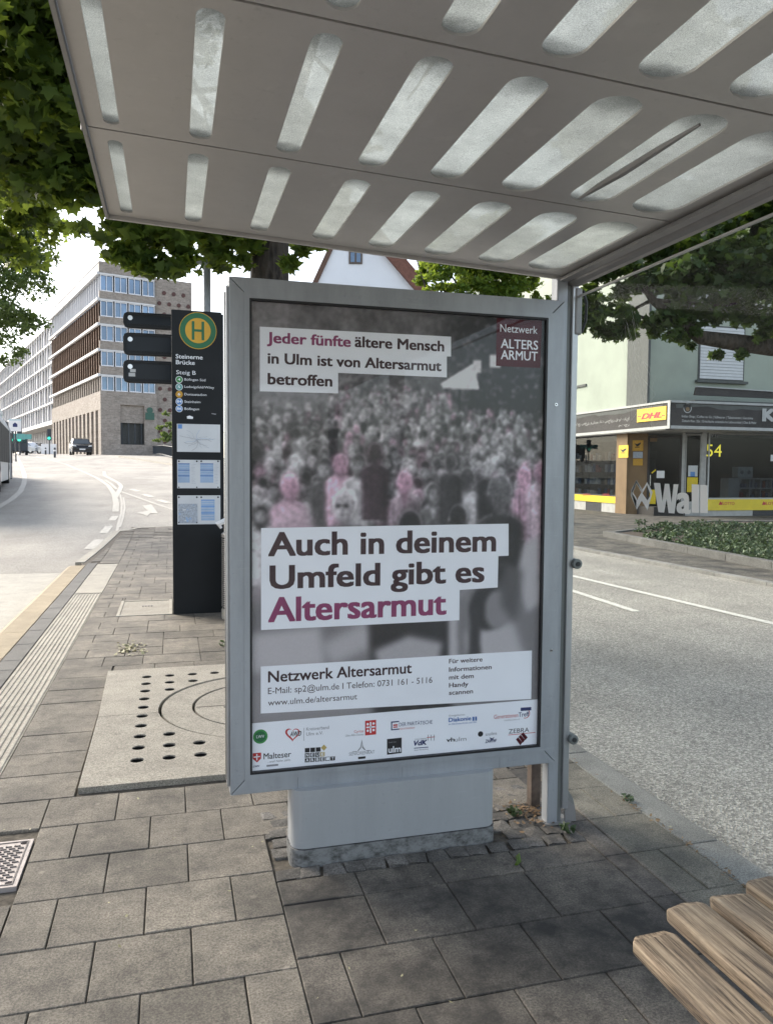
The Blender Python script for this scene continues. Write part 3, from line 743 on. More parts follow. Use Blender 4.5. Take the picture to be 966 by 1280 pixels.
img[poly_mask([(.62, .155), (.74, .105), (.75, .14), (.76, .165), (.63, .165)])] = .80
img[poly_mask([(.735, .10), (.765, .10), (.765, .127), (.735, .127)])] = .72; img[poly_mask([(.795, .085), (.835, .085), (.835, .115), (.795, .115)])] = .78
for k in range(9): x_ = .64+.045*k; img[poly_mask([(x_, .165), (x_+.008, .165), (x_+.008, .27), (x_, .27)])] *= .55
img[poly_mask([(.72, .20), (1, .19), (1, .31), (.72, .31)])] *= .62
# noise for cloth folds and hair in the print
fold = vn(5, 77)*.6+vn(2.6, 78)*.4; hairn = vn(1.7, 79)
def person(u, v, r, hair, face, body, rose=0, facing=True, glasses=False, soft=0):
    """one figure of the printed crowd, head radius r, lit from behind"""
    global img
    ra = r*W_/H_; y0_ = max(0, int((v-2.2*ra)*H_)); x0_ = max(0, int((u-2.4*r)*W_)); x1_ = min(W_, int((u+2.4*r)*W_)+1); y1_ = min(H_, int((v+7.5*ra)*H_)+1)
    if x1_ <= x0_ or y1_ <= y0_: return
    sl_ = (slice(y0_, y1_), slice(x0_, x1_)); U_ = uu[sl_]; V_ = vv[sl_]; lay = img[sl_].copy(); old = lay.copy()
    X = (U_-u)/r; Y = (V_-v)/ra; q = int(u*7919+v*104729) % 7; turn = .20*math.sin(u*77+v*31); rose = min(rose, 1.2)
    tc = lambda c, k: np.stack([c, c*(1-.15*rose*k), c*(1-.075*rose*k)], -1)
    def put(mk, val, k=1.0):
        nonlocal lay
        val = np.broadcast_to(val, X.shape); mk = np.clip(mk, 0, 1)[..., None]; lay = lay*(1-mk)+tc(val, k)*mk
    sg = lambda x: 1/(1+np.exp(-np.clip(x, -30, 30)))
    e = 5.0+60*r
    top = 1.22+.42*(np.abs(X-.1*turn)/1.25)**2.4+.10*(np.abs(X) < .4)
    wv = 1.62-.04*np.clip(Y-2, 0, 5)+.06*np.sin(Y*1.7+u*40)
    sh = sg((Y-top)*e*1.3)*sg((wv-np.abs(X))*e); full = sh.copy()
    shirt = body*(1-.16*X)*(1+.42*(fold[sl_]-.5))
    arm = np.exp(-((np.abs(X)-1.08)/.09)**2)*(Y > 2.1)*.22
    put(sh, shirt*(1-arm), .9 if q % 2 else .5)
    if facing and q in (0, 2, 4): put(sh*sg((.42-.30*(Y-1.2)-np.abs(X))*e*1.5)*(Y < 2.6), face*.8 if q != 2 else min(.8, body+.3))
    if not facing and q in (1, 4): put(sh*np.exp(-((np.abs(X)-.55)/.10)**2)*(Y > 1.5)*.7, body*.45)
    neck = sg((.36-np.abs(X))*e*1.5)*sg((Y-.6)*e)*sg((1.45-Y)*e); put(neck, face*(.62 if facing else .72)); full = np.maximum(full, neck)
    if q in (1, 3): lh = sg((.86-.10*Y+.05*np.sin(Y*7)-np.abs(X))*e)*sg((Y+.6)*e)*sg(((1.9 if q == 1 else 1.15)-Y)*e); put(lh, hair*(.75+.5*hairn[sl_])); full = np.maximum(full, lh)
    rad = np.sqrt((X/.80)**2+((Y+.02)/1.06)**2); hd = sg((1-rad)*e*.9); full = np.maximum(full, hd)
    put(hd, hair*(.72+.42*hairn[sl_]+.25*np.clip(-Y, 0, 1)))
    for sx in (-1, 1): put(np.exp(-(((X-sx*.80)/.13)**2+((Y-.18)/.22)**2)*1.2)*(q not in (1, 3)), face*.8)
    if facing:
        fx = X-turn; fr = np.sqrt((fx/.63)**2+((Y-.22)/.86)**2); fm = sg((1-fr)*e)*sg((Y+.38+.12*np.cos(fx*3+u*9))*e)
        fc = face*(1-.22*fx+.10*np.exp(-((Y+.1)/.2)**2)-.20*np.clip(Y-.6, 0, 1))
        for sx in (-1, 1):
            fc = fc*(1-(.75 if glasses else .42)*np.exp(-((fx-sx*.27)/(.19 if glasses else .13))**2-((Y-.08)/(.15 if glasses else .07))**2))
            fc = fc*(1-.22*np.exp(-((fx-sx*.27)/.17)**2-((Y+.09)/.04)**2)); fc = fc*(1+.08*np.exp(-((fx-sx*.33)/.14)**2-((Y-.38)/.12)**2))
        fc = fc*(1-.16*np.exp(-((fx-.09)/.06)**2-((Y-.30)/.15)**2))*(1-.14*np.exp(-((fx)/.13)**2-((Y-.46)/.04)**2))*(1-.34*np.exp(-(fx/.19)**2-((Y-.66)/.05)**2))
        if glasses: fc = fc*(1-.5*np.exp(-(fx/.25)**2-((Y-.04)/.03)**2))
        put(fm, fc)
    rim = np.exp(-((rad-.93)/.09)**2)*(Y < .3)*.26+np.exp(-((Y-top-.10)/.13)**2)*sh*(np.abs(X) > .45)*.20
    lay = lay+(rim*full)[..., None]
    if soft:
        big = np.array(img); big[sl_] = lay; mk = np.zeros((H_, W_, 1)); mk[sl_] = full[..., None]; big = blur(big, soft, 2); mk = blur(mk, soft, 2); img = img*(1-mk)+big*mk
    else: img[sl_] = lay
pr = random.Random(11); rows = 24
for i in range(rows):
    t = i/(rows-1); v = .175+.265*t**1.15; r = .0075+.024*t**1.6; n = int(.85/(r*1.75))
    us = [pr.random() for _ in range(n)]
    for u in us:
        if v < .22 and (u > .66 or u < .25): continue
        light = pr.random(); rose = 1 if pr.random() < .16 else (.15 if pr.random() < .3 else 0)
        hair = pr.choice([.13, .16, .2, .28, .45, .62]); face = pr.uniform(.48, .68); body = pr.choice([.14, .2, .3, .4, .55, .68, .75])
        if t < .3: face, body, hair = face*.8+.08, body*.6+.18, hair*.7+.18
        person(u, v+pr.uniform(-.008, .008), r*pr.uniform(.85, 1.15), hair, face, body, rose, pr.random() < .62)
for a in [(.12, .385, .036, .72, .62, .66, 1.3, True), (.235, .345, .033, .20, .55, .26, 0, True), (.285, .335, .030, .6, .62, .70, 1.2, True), (.345, .335, .033, .2, .50, .62, 0, True),
          (.50, .375, .034, .68, .62, .55, 1.2, True), (.60, .40, .034, .25, .5, .35, 0, True), (.72, .365, .035, .25, .5, .72, 0, False), (.66, .33, .028, .25, .5, .2, .1, False),
          (.93, .36, .030, .7, .6, .6, 1.4, False), (.99, .35, .032, .6, .6, .62, 1.3, False), (.80, .34, .028, .62, .55, .16, 0, False), (.40, .31, .030, .2, .3, .22, 1.6, False)]:
    person(*a)
for a in [(.69, .455, .044, .18, .42, .62, 0, False), (.84, .395, .058, .36, .40, .17, 0, False), (.30, .425, .050, .60, .62, .2, .1, True, True), (.52, .475, .056, .13, .16, .16, .1, False)]:
    person(*a)
person(.13, .49, .095, .62, .60, .5, .7, False, False, 5); person(.66, .60, .06, .2, .4, .6, 0, False, False, 2)
img = img*(1+.22*(vn(3, 41)-.5)[..., None]+.16*(vn(1.6, 42)-.5)[..., None])
img2 = blur(img, 1, 1)
low = vv > .50
# large soft figures behind the lower lettering
def soft_poly(pts, c, n=4):
    global img2
    mk = blur(poly_mask(pts).astype(float)[..., None], n, 2); img2 = img2*(1-mk)+np.array(c)*mk
soft_poly([(-.1, .62), (1.1, .62), (1.1, 1), (-.1, 1)], (.42, .42, .42), 8)
soft_poly([(.0, .70), (.22, .69), (.24, .78), (.0, .79)], (.62, .62, .62)); soft_poly([(.22, .73), (.38, .68), (.40, .74), (.26, .78)], (.60, .60, .60), 5)
soft_poly([(.38, .66), (.66, .66), (.68, .90), (.40, .90)], (.19, .19, .19), 3); soft_poly([(.40, .75), (.52, .72), (.64, .74), (.62, .80), (.52, .78), (.42, .80)], (.58, .58, .58), 3)
soft_poly([(.66, .66), (.69, .66), (.70, .88), (.665, .88)], (.6, .6, .6), 2); soft_poly([(.72, .72), (.90, .70), (.95, .80), (.74, .82)], (.60, .60, .60), 4)
soft_poly([(.0, .79), (.38, .79), (.38, .9), (.0, .9)], (.5, .5, .5), 8)
mk = blur((((uu-.80)/.065)**2+((vv-.665)/.052)**2 < 1).astype(float)[..., None], 2, 2); img2 = img2*(1-mk)+np.array((.20, .20, .20))*mk
mk = blur((((uu-.835)/.045)**2+((vv-.67)/.045)**2 < 1).astype(float)[..., None], 2, 2); img2 = img2*(1-mk)+np.array((.46, .46, .46))*mk
soft_poly([(.74, .66), (.77, .66), (.78, .80), (.73, .82)], (.22, .22, .22), 2); soft_poly([(.93, .52), (.99, .50), (1.0, .66), (.95, .68), (.90, .60)], (.60, .60, .60), 3)
soft_poly([(.86, .56), (.93, .58), (.91, .70), (.85, .66)], (.3, .3, .3), 4)
gr_ = (np.random.default_rng(5).random((H_, W_, 1))-.5)*.02
img2 = np.clip(img2*np.array([1.0, .975, .985])+gr_, .02, .9)
img2 = np.clip(.385+(img2-.33)*1.22, .16, .88)           # printed contrast
lin_ = np.where(img2 <= .04045, img2/12.92, ((img2+.055)/1.055)**2.4)
me = bpy.data.meshes.new('poster'); gx = np.linspace(px0, px1, W_); gz = np.linspace(pz1, pz0, H_)
GX, GZ = np.meshgrid(gx, gz); co = np.stack([GX-.86, np.full_like(GX, BY+.016-2.9), GZ], -1).reshape(-1, 3)
idx = np.arange(H_*W_).reshape(H_, W_); q = np.stack([idx[1:, :-1], idx[1:, 1:], idx[:-1, 1:], idx[:-1, :-1]], -1).reshape(-1)
me.vertices.add(H_*W_); me.vertices.foreach_set('co', co.astype(np.float32).ravel()); nf = (H_-1)*(W_-1)
me.loops.add(nf*4); me.loops.foreach_set('vertex_index', q.astype(np.int32)); me.polygons.add(nf); me.polygons.foreach_set('loop_start', np.arange(0, nf*4, 4, dtype=np.int32)); me.polygons.foreach_set('loop_total', np.full(nf, 4, dtype=np.int32)); me.update(calc_edges=True)
ca = me.color_attributes.new('print', 'FLOAT_COLOR', 'POINT'); rgba = np.ones((H_*W_, 4), dtype=np.float32); rgba[:, :3] = lin_.reshape(-1, 3); ca.data.foreach_set('color', rgba.ravel())
nb = NB('poster_print'); at = nb.n('ShaderNodeAttribute', attribute_name='print'); nb.l(at.outputs['Color'], nb.b.inputs['Base Color']); nb.b.inputs['Roughness'].default_value = .5
poster = link('poster', me, 'poster_print', ad)
def pl(pts, mat, d=.0006, nm='print_panel'):
    b = MB(); PP.prism(b, PP.poly(pts), d-.0004, d); return b.build(nm, mat, poster)
def axpanel(x0, y0, x1, y1, mat, d=.0006, nm='print_panel'):
    a0, z1 = PP.px(x0, y0); a1, z0 = PP.px(x1, y1); b = MB(); PP.box(b, a0, a1, min(z0, z1), max(z0, z1), d-.0004, d); return b.build(nm, mat, poster)
def J(p): return (280+p[0]/2.3, 340+p[1]/2.3)       # upper crop
def K(p): return (280+p[0]/2.1955, 640+p[1]/2.1955)  # lower crop
pl([J((103, 157)), J((652, 186)), J((652, 243)), J((640, 243)), J((640, 303)), J((328, 290)), J((328, 349)), J((103, 343))], 'white_print')
pl([J((783, 132)), J((913, 140)), J((908, 276)), J((781, 270))], 'ink_maroon')
pl([K((102, 44)), K((780, 32)), K((780, 120)), K((752, 121)), K((750, 207)), K((646, 214)), K((645, 297)), K((102, 324))], 'white_print')
pl([K((101, 424)), K((844, 380)), K((842, 513)), K((101, 553))], 'white_print')
pl([K((75, 580)), K((859, 514)), K((862, 641)), K((75, 717))], 'white_print')
def tj(s, a, c, h, mat, **k): x, y = J(a); x2, y2 = J(c); return ptext(s, PP, x, y, x2, y2, h/2.3, mat, poster, **k)
def tk(s, a, c, h, mat, **k): x, y = K(a); x2, y2 = K(c); return ptext(s, PP, x, y, x2, y2, h/2.1955, mat, poster, **k)
B_ = .028
tj('Jeder fünfte', (125, 204), (363, 214), 30, 'ink_magenta', bold=B_); tj('ältere Mensch', (377, 215), (631, 228), 30, 'ink_dark', bold=B_)
tj('in Ulm ist von Altersarmut', (127, 263), (623, 284), 30, 'ink_dark', bold=B_); tj('betroffen', (127, 322), (310, 329), 31, 'ink_dark', bold=B_)
tj('Netzwerk', (793, 172), (900, 178), 22, 'white_print'); tj('ALTERS', (795, 219), (901, 223), 26, 'white_print', bold=.012); tj('ARMUT', (795, 251), (900, 255), 26, 'white_print', bold=.012)
tk('Auch in deinem', (124, 120), (743, 107), 63, 'ink_dark', bold=B_); tk('Umfeld gibt es', (128, 209), (711, 192), 62, 'ink_dark', bold=B_); tk('Altersarmut', (124, 301), (607, 280), 65, 'ink_magenta', bold=B_)
tk('Netzwerk Altersarmut', (122, 466), (514, 443), 30, 'ink_dark', bold=.018)
tk('E-Mail: sp2@ulm.de I Telefon: 0731 161 - 5116', (121, 498), (571, 470), 17, 'ink_dark'); tk('www.ulm.de/altersarmut', (121, 531), (365, 514), 16, 'ink_dark')
for i, (s, xe) in enumerate((('Für weitere', 708), ('Informationen', 733), ('mit dem', 684), ('Handy', 669), ('scannen', 682))):
    y = (415, 437, 460, 482, 502)[i]; tk(s, (617, y), (xe, y-5), 12, 'ink_dark', bold=.016)
# sponsor logos
def kd_(x, y, rx, mat, d=.0012, n=24, ry=None):
    a, z = PP.px(*K((x, y))); a2, _ = PP.px(*K((x+rx, y))); r = a2-a; b = MB(); PP.prism(b, disc(PP, a, z, r, n, ry), d-.0004, d); return b.build('logo_mark', mat, poster)
def kp(pts, mat, d=.0012): b = MB(); PP.prism(b, PP.poly([K(p) for p in pts]), d-.0004, d); return b.build('logo_mark', mat, poster)
kd_(100, 616, 20, 'ink_green'); kd_(100, 616, 15, 'h_green', .0016); tk('LWV', (89, 620), (111, 619), 8, 'white_print', d=.002)
# heart outline with letters
def heart(cx_, cy_, r, mat, d):
    t_ = [2*math.pi*i/36 for i in range(36)]; return kp([(cx_+r*16*math.sin(t)**3/16, cy_-r*(13*math.cos(t)-5*math.cos(2*t)-2*math.cos(3*t)-math.cos(4*t))/16) for t in t_], mat, d)
heart(188, 609, 20, 'ink_red', .0012); heart(189, 608, 15.5, 'white_print', .0016)
tk('AWO', (181, 616), (212, 613), 13, 'ink_black', bold=.02, shear=.3, d=.002); kp([(219, 592), (220, 592), (220, 628), (219, 628)], 'ink_grey')
tk('Kreisverband', (226, 601), (288, 594), 9, 'ink_grey'); tk('Ulm e.V.', (226, 614), (272, 610), 9, 'ink_grey')
kp([(387, 573), (417, 570), (417, 610), (387, 613)], 'ink_red')
for q in ([(400, 576), (404, 576), (404, 606), (400, 606)], [(390, 589), (414, 587), (414, 591), (390, 593)]): kp(q, 'white_print', .0016)
for q in ((394, 582), (410, 580), (394, 600), (410, 598)): kd_(q[0], q[1], 3.5, 'white_print', .002, 8)
tk('Caritas', (357, 606), (383, 604), 7, 'ink_red'); tk('Ulm-Alb-Donau', (333, 616), (383, 613), 6, 'ink_grey')
kp([(458, 575), (480, 573), (480, 576), (461, 578), (461, 596), (480, 594), (480, 597), (458, 599)], 'ink_navy'); kp([(464, 583), (476, 582), (476, 586), (464, 587)], 'ink_red'); kp([(464, 589), (476, 588), (476, 591), (464, 592)], 'ink_red')
tk('DER PARITÄTISCHE', (480, 589), (571, 580), 10, 'ink_navy'); tk('UNSER SPITZENVERBAND', (480, 597), (523, 594), 4, 'ink_red')
tk('Evangelisches', (617, 561), (660, 558), 5, 'ink_grey'); tk('Diakonie', (616, 576), (677, 571), 11, 'ink_blue', bold=.025); kp([(681, 562), (693, 561), (693, 572), (681, 573)], 'ink_blue'); kp([(686, 561), (688, 561), (688, 573), (686, 573)], 'white_print', .0016)
tk('im Alb-Donau-Kreis und Ulm', (616, 584), (692, 579), 5, 'ink_blue')
tk('Generationen', (740, 568), (806, 562), 11, 'ink_red'); tk('Treff', (807, 563), (836, 559), 12, 'ink_navy', bold=.01)
b = MB(); a, z = PP.px(*K((826, 553))); rr = .010*2
PP.prism(b, [(a+rr*math.cos(R(t)), z+rr*math.sin(R(t))) for t in range(-110, 60, 10)]+[(a+rr*.88*math.cos(R(t)), z+rr*.88*math.sin(R(t))) for t in range(50, -120, -10)], .0008, .0012); b.build('logo_mark', 'ink_red', poster)
kp([(813, 537), (842, 535), (842, 544), (813, 546)], 'ink_navy'); tk('Ulm/Neu-Ulm e.V.', (768, 574), (812, 570), 4, 'ink_grey')
kp([(79, 662), (102, 660), (102, 676), (91, 687), (79, 677)], 'ink_red'); kp([(89, 664), (92, 664), (92, 681), (89, 681)], 'white_print', .0016); kp([(82, 671), (99, 669), (99, 672), (82, 674)], 'white_print', .0016)
tk('Malteser', (109, 678), (184, 672), 16, 'ink_black', bold=.008); tk('...weil Nähe zählt.', (119, 688), (183, 683), 6, 'ink_grey', shear=.2); kp([(117, 694), (149, 691), (149, 696), (117, 699)], 'ink_grey')
tk('LWV', (80, 701), (98, 699), 5, 'ink_navy', bold=.03, shear=.3)
for i in range(4):
    x = 222+15*i; c = 'ink_gold' if i == 3 else 'ink_black'
    if i == 3: kp([(274, 638), (282, 646), (274, 655), (266, 647)], c)
    else: kp([(x, 648-i), (x+13, 647-i), (x+13, 659-i), (x, 660-i)], c)
for i, ch in enumerate('NEUE'): x = 222+14*i; kp([(x, 662-i), (x+12.5, 661-i), (x+12.5, 673-i), (x, 674-i)], 'ink_black' if i < 3 else 'ink_gold'); tk(ch, (x+3, 671-i), (x+10, 671-i), 8, 'white_print', bold=.02, d=.0018)
for i, ch in enumerate('ARBEIT'): x = 222+14*i; kp([(x, 676-i), (x+12.5, 675-i), (x+12.5, 686-i), (x, 687-i)], 'ink_black'); tk(ch, (x+3, 684.5-i), (x+10, 684.5-i), 8, 'white_print', bold=.02, d=.0018)
kp([(378, 624), (381, 643), (388, 652), (386, 654), (379, 647), (378, 632), (376, 647), (368, 656), (366, 655), (374, 645)], 'ink_grey'); tk('SENIORENRAT', (343, 669), (413, 662), 9, 'ink_grey'); kp([(368, 672), (388, 670), (388, 676), (368, 678)], 'ink_black'); kp([(352, 657), (365, 656), (365, 657.5), (352, 658.5)], 'ink_grey'); kp([(389, 654), (402, 653), (402, 654.5), (389, 655.5)], 'ink_grey')
kp([(447, 623), (487, 619), (487, 661), (447, 666)], 'ink_black'); tk('ulm', (451, 661), (484, 657), 17, 'white_print', bold=.02, d=.0018); tk('Stadt Ulm', (451, 634), (472, 632), 4, 'ink_grey', d=.0018)
tk('VdK', (521, 641), (556, 638), 13, 'ink_navy', bold=.04, shear=.25); kp([(521, 647), (560, 644), (560, 646), (521, 649)], 'ink_navy'); tk('SOZIALVERBAND', (523, 626), (556, 623), 4, 'ink_grey'); tk('Baden-Württemberg', (522, 655), (560, 652), 4, 'ink_grey')
for x in (559, 567, 575): kp([(x, 611), (x+1.5, 611), (x+1.5, 627), (x, 627)], 'ink_grey')
kp([(556, 618), (578, 616), (578, 617.5), (556, 619.5)], 'ink_red')
tk('vh', (610, 631), (631, 629), 11, 'ink_black', bold=.02); tk('ulm', (632, 630), (664, 627), 11, 'ink_grey')
kd_(703, 609, 7, 'ink_black'); tk('uulm', (717, 614), (747, 611), 9, 'ink_grey'); tk('ZAWiW', (716, 634), (747, 631), 9, 'ink_navy', bold=.03, shear=.2); kp([(728, 618), (735, 621), (741, 617), (736, 625), (731, 625)], 'ink_navy')
tk('ZEBRA', (780, 608), (836, 603), 12, 'ink_black', bold=.0); kp([(779, 611), (853, 604), (853, 605.5), (779, 612.5)], 'ink_red')
for i in range(3): kp([(800+7*i, 624-7*i), (806+7*i, 618-7*i), (818+7*i, 632-7*i), (812+7*i, 640-7*i)], 'ink_maroon')

# ================================================================== SHELTER
sh = thing('bus_shelter', 'bus shelter with slotted metal roof, rear glass wall and corner post', 'bus shelter', (1.6, 2.9, 0))
KR = .0465
def RZ(X): return 2.27+KR*(1.52-X)
RX0, RX1 = -.20, 1.545
def froof(u, v, a): return (u, v, RZ(u)+a)
seams = [2.862, 2.15, 1.478]+[1.478-.68*i for i in range(1, 6)]
def pill(x, y0, y1, w_=.057, n=8):
    r = w_/2; rx = r
    top = [(x+rx*math.cos(math.pi*i/n), y1-r+r*math.sin(math.pi*i/n)) for i in range(n+1)]; bot = [(x-rx*math.cos(math.pi*i/n), y0+r-r*math.sin(math.pi*i/n)) for i in range(n+1)]
    return top+bot
slotx = [-.139, .078, .303, .530, .742, .965, 1.187, 1.400]; SLW = [.038, .055, .063, .078, .094, .119, .134, .155]
for i in range(len(seams)-1):
    y1, y0 = seams[i]-.004, seams[i+1]+.004
    s1, s0 = (2.815, 2.212) if i == 0 else (y1-.032, y0+.052-.012)
    H = [pill(x, s0, s1, SLW[k]) for k, x in enumerate(slotx)]
    b = MB(); b.plate([(RX0, y0), (RX1, y0), (RX1, y1), (RX0, y1)], H, 0, .006, froof)
    rp = b.build('roof_panel', 'roof_metal', sh)
    # turned-up lips between neighbouring sheets
    b = MB()
    for ya, yb in ((y0, y0+.004), (y1-.004, y1)): b.prism([(RX0, ya), (RX1, ya), (RX1, yb), (RX0, yb)], .0062, .03, froof)
    b.build('panel_lip', 'roof_metal', rp)
    for k, x in enumerate(slotx):
        b = MB(); hw_ = SLW[k]/2+.012; b.prism([(x-hw_, s0-.01), (x+hw_, s0-.01), (x+hw_, s1+.01), (x-hw_, s1+.01)], .0075, .0115, froof); b.build('skylight', 'frosted', rp)
    if i < 6:
        b = MB(); b.prism([(RX0+.02, y0-.009), (RX1, y0-.009), (RX1, y0+.001), (RX0+.02, y0+.001)], .010, .014, froof); b.build('seam_seal', 'black_rubber', rp)
# loose gasket hanging in one opening
b = MB(); pts = [(1.165, 2.09, 0), (1.158, 1.98, -.006), (1.160, 1.85, -.010), (1.166, 1.70, -.008), (1.180, 1.57, -.002)]
b.tube([(p[0], p[1], RZ(p[0])+p[2]) for p in pts], [.004, .009, .011, .009, .004], 6); b.build('loose_seal', 'beam_metal', sh)
# edges
ye = seams[-1]
b = MB(); b.prism([(RX0-.012, ye), (RX0-.002, ye), (RX0-.002, 2.875), (RX0-.012, 2.875)], -.012, .04, froof); b.build('front_edge', 'beam_metal', sh)
b = MB(); b.prism([(RX0, 2.863), (RX1, 2.863), (RX1, 2.876), (RX0, 2.876)], -.012, .04, froof); b.build('end_edge', 'roof_metal', sh)
b = MB(); cyl(b, (RX0-.01, 2.146, RZ(RX0)-.012), .006, .03, 8); b.build('drain_clip', 'beam_metal', sh)
# eaves beam: soft C profile
prof = [(0, .07), (.0, .035), (.012, .010), (.028, 0), (.052, 0), (.068, .012), (.072, .05), (.072, .075)]
b = MB(); b.prism([(1.553+u, 2.236+v) for u, v in prof], ye, 2.925, lambda u, v, a: (u, a, v)); b.build('eaves_beam', 'beam_metal', sh)
b = MB(); b.box(1.515, 1.553, ye, 2.86, 2.25, 2.262); b.build('beam_flange', 'beam_metal', sh)
# post
def post(x, y):
    b = MB(); b.prism(rrect(x-.018, x+.030, y, y+.055, .006, 3), 0, 2.275, fz); p = b.build('post', 'frame_metal', sh)
    b = MB(); b.box(x+.0305, x+.052, y+.014, y+.046, .0, 2.24); b.build('post_groove', 'post_dark', p)
    b = MB(); b.prism(rrect(x+.0525, x+.081, y+.002, y+.06, .004, 3), 0.06, 2.235, fz); b.build('glass_profile', 'frame_side', p)
    b = MB(); b.prism(rrect(x-.03, x+.09, y-.012, y+.07, .01, 3), .0, .007, fz); b.build('foot_plate', 'beam_metal', p)
    return p
post(1.525, 2.865); post(1.525, .3); post(1.525, -1.95)
b = MB(); b.box(1.588, 1.620, 2.862, 2.905, 2.04, 2.23); b.build('beam_bracket', 'beam_metal', sh, bevel=.008)
b = MB(); b.tube([(1.625, 2.868, 2.22), (1.640, 2.866, 2.17), (1.638, 2.866, 2.10), (1.622, 2.87, 2.05)], .006, 8); b.build('drain_tube', 'black_rubber', sh)
b = MB(); b.prism([(1.592, .0), (1.592, .13), (1.606, .135), (1.628, .10), (1.640, .05), (1.645, .0)], 2.868, 2.876, lambda u, v, a: (u, a, v)); b.build('foot_bracket', 'beam_metal', sh)
# small brown post standing just behind
rp2 = thing('small_post', 'short dark brown post right behind the shelter post foot', 'post', (1.535, 3.05, 0))
b = MB(); b.box(1.515, 1.56, 3.03, 3.075, 0, .55); b.build('shaft', 'brown_post', rp2, bevel=.003)
b = MB(); b.tube([(1.508, 3.04, .34), (1.492, 3.04, .30), (1.492, 3.04, .25), (1.508, 3.04, .21)], .01, 6); b.build('hook', 'brown_post', rp2)
# rear glass wall panes
GXX = 1.603
panes = [(1.30, 2.885), (-.10, 1.285), (-1.5, -.115)]
for y0, y1 in panes:
    b = MB(); b.box(GXX-.004, GXX+.004, y0, y1, .10, 2.19); gpane = b.build('glass_pane', 'shelter_glass', sh)
    if y1 > 2: pane0 = gpane
b = MB(); b.box(GXX-.006, GXX+.006, 1.30, 2.885, 2.191, 2.197); b.build('glass_edge', 'trim_light', sh)
for z in (1.10, .36):
    b = MB(); cyl(b, (GXX+.012, 2.846, z), .021, .05, 18, 'y'); b.build('glass_clamp', 'post_dark', sh, bevel=.004)
    b = MB(); cyl(b, (GXX+.012, 2.842, z), .010, .003, 10, 'y'); b.build('screw', 'black_rubber', sh)
# scratches on the pane
PG = Plane((GXX-.0045, 4), (GXX-.0045, 0))
rs = random.Random(3)
for i in range(7):
    x, y = rs.uniform(775, 800), rs.uniform(390, 420); pts = []
    for k in range(7): pts.append((x+k*rs.uniform(1, 6), y+k*rs.uniform(16, 22)+rs.uniform(-3, 3)))
    b = MB()
    for p, q in zip(pts[:-1], pts[1:]):
        a0, z0 = PG.px(*p); a1, z1 = PG.px(*q); b.add([PG.pt(a0-.0004, z0), PG.pt(a0+.0004, z0), PG.pt(a1+.0004, z1), PG.pt(a1-.0004, z1)], [(0, 1, 2, 3)])
    b.build('scratch', 'letter_white', pane0)
# glass wall lettering: two linked diamonds and the word
def gpoly(L, mat='letter_white'): b = MB(); PG.prism(b, PG.poly(L), -.0003, .0004); return b.build('lettering', mat, pane0)
gz = lambda x, y: (700+x/3.6316, 480+y/3.6333)
gpoly([gz(*p) for p in [(345, 438), (372, 480), (372, 492), (345, 448), (328, 492), (345, 518), (345, 568), (320, 505), (322, 480)]])
a_ = [(320, 492), (345, 438), (370, 485), (393, 446), (418, 492), (408, 505), (408, 500), (393, 458), (371, 498), (345, 450), (329, 492)]
gpoly([gz(*p) for p in a_])
gpoly([gz(*p) for p in [(320, 490), (346, 530), (368, 492), (395, 530), (418, 490), (395, 572), (369, 530), (346, 570)]])
gpoly([gz(*p) for p in [(424, 449), (452, 450), (463, 538), (474, 453), (493, 454), (504, 543), (514, 455), (535, 456), (517, 588), (491, 586), (482, 520), (470, 584), (445, 582)]])
ptext('a', PG, *gz(531, 585), *gz(588, 583), 128/3.632, 'letter_white', pane0, bold=.03, d=.0006)
gpoly([gz(*p) for p in [(596, 455), (628, 457), (628, 586), (596, 584)]]); gpoly([gz(*p) for p in [(634, 458), (668, 460), (668, 586), (634, 585)]])

# ---- bench
bn = thing('bench', 'slatted wooden bench along the shelter glass at lower right', 'bench', (1.24, .8, 0))
SY = [1.475, 1.545, 1.553, 1.595]; SXs = [(.985, 1.098), (1.122, 1.232), (1.254, 1.364), (1.386, 1.496)]
for (xa, xb), ye_ in zip(SXs, SY):
    m = MB(); n = 14; hw = (xb-xa)/2; zc = {0.985: -.012}.get(xa, 0)
    L0 = -.35; vs = []; rows_ = lin(L0, ye_-.02, .25)+[ye_-.012, ye_-.004, ye_]
    sec = [(-1, -.6), (-1, .45), (-.93, .85), (-.80, 1), (0, 1.02), (.80, 1), (.93, .85), (1, .45), (1, -.6), (.9, -1), (-.9, -1)]
    ns = len(sec)
    for r_i, y in enumerate(rows_):
        t = max(0, y-(ye_-.02))/.02; k = 1-.10*t*t-.08*t
        wob = 1+.015*math.sin(y*9+xa*7)
        for sx, sz in sec: vs.append(((xa+xb)/2+sx*hw*k*wob-(xa+xb)/2, y-.6+.006*math.sin(sx*5+xa*30)*t, .45+zc-.018+sz*.018*(1-.35*t)))
    fs = [tuple(range(ns-1, -1, -1)), tuple((len(rows_)-1)*ns+i for i in range(ns))]+[(j*ns+i, j*ns+(i+1) % ns, (j+1)*ns+(i+1) % ns, (j+1)*ns+i) for j in range(len(rows_)-1) for i in range(ns)]
    m.add(vs, fs); me_ = m.mesh('slat'); o = link('slat', me_, 'bench_wood', bn); o.location = Vector(((xa+xb)/2, .6, 0))-Vector((1.24, .8, 0))
for y in (1.18, -.1):
    b = MB(); b.box(1.0, 1.60, y, y+.045, .392, .412); b.box(1.40, 1.44, y, y+.045, .0, .392); b.build('bracket', 'beam_metal', bn, bevel=.003)

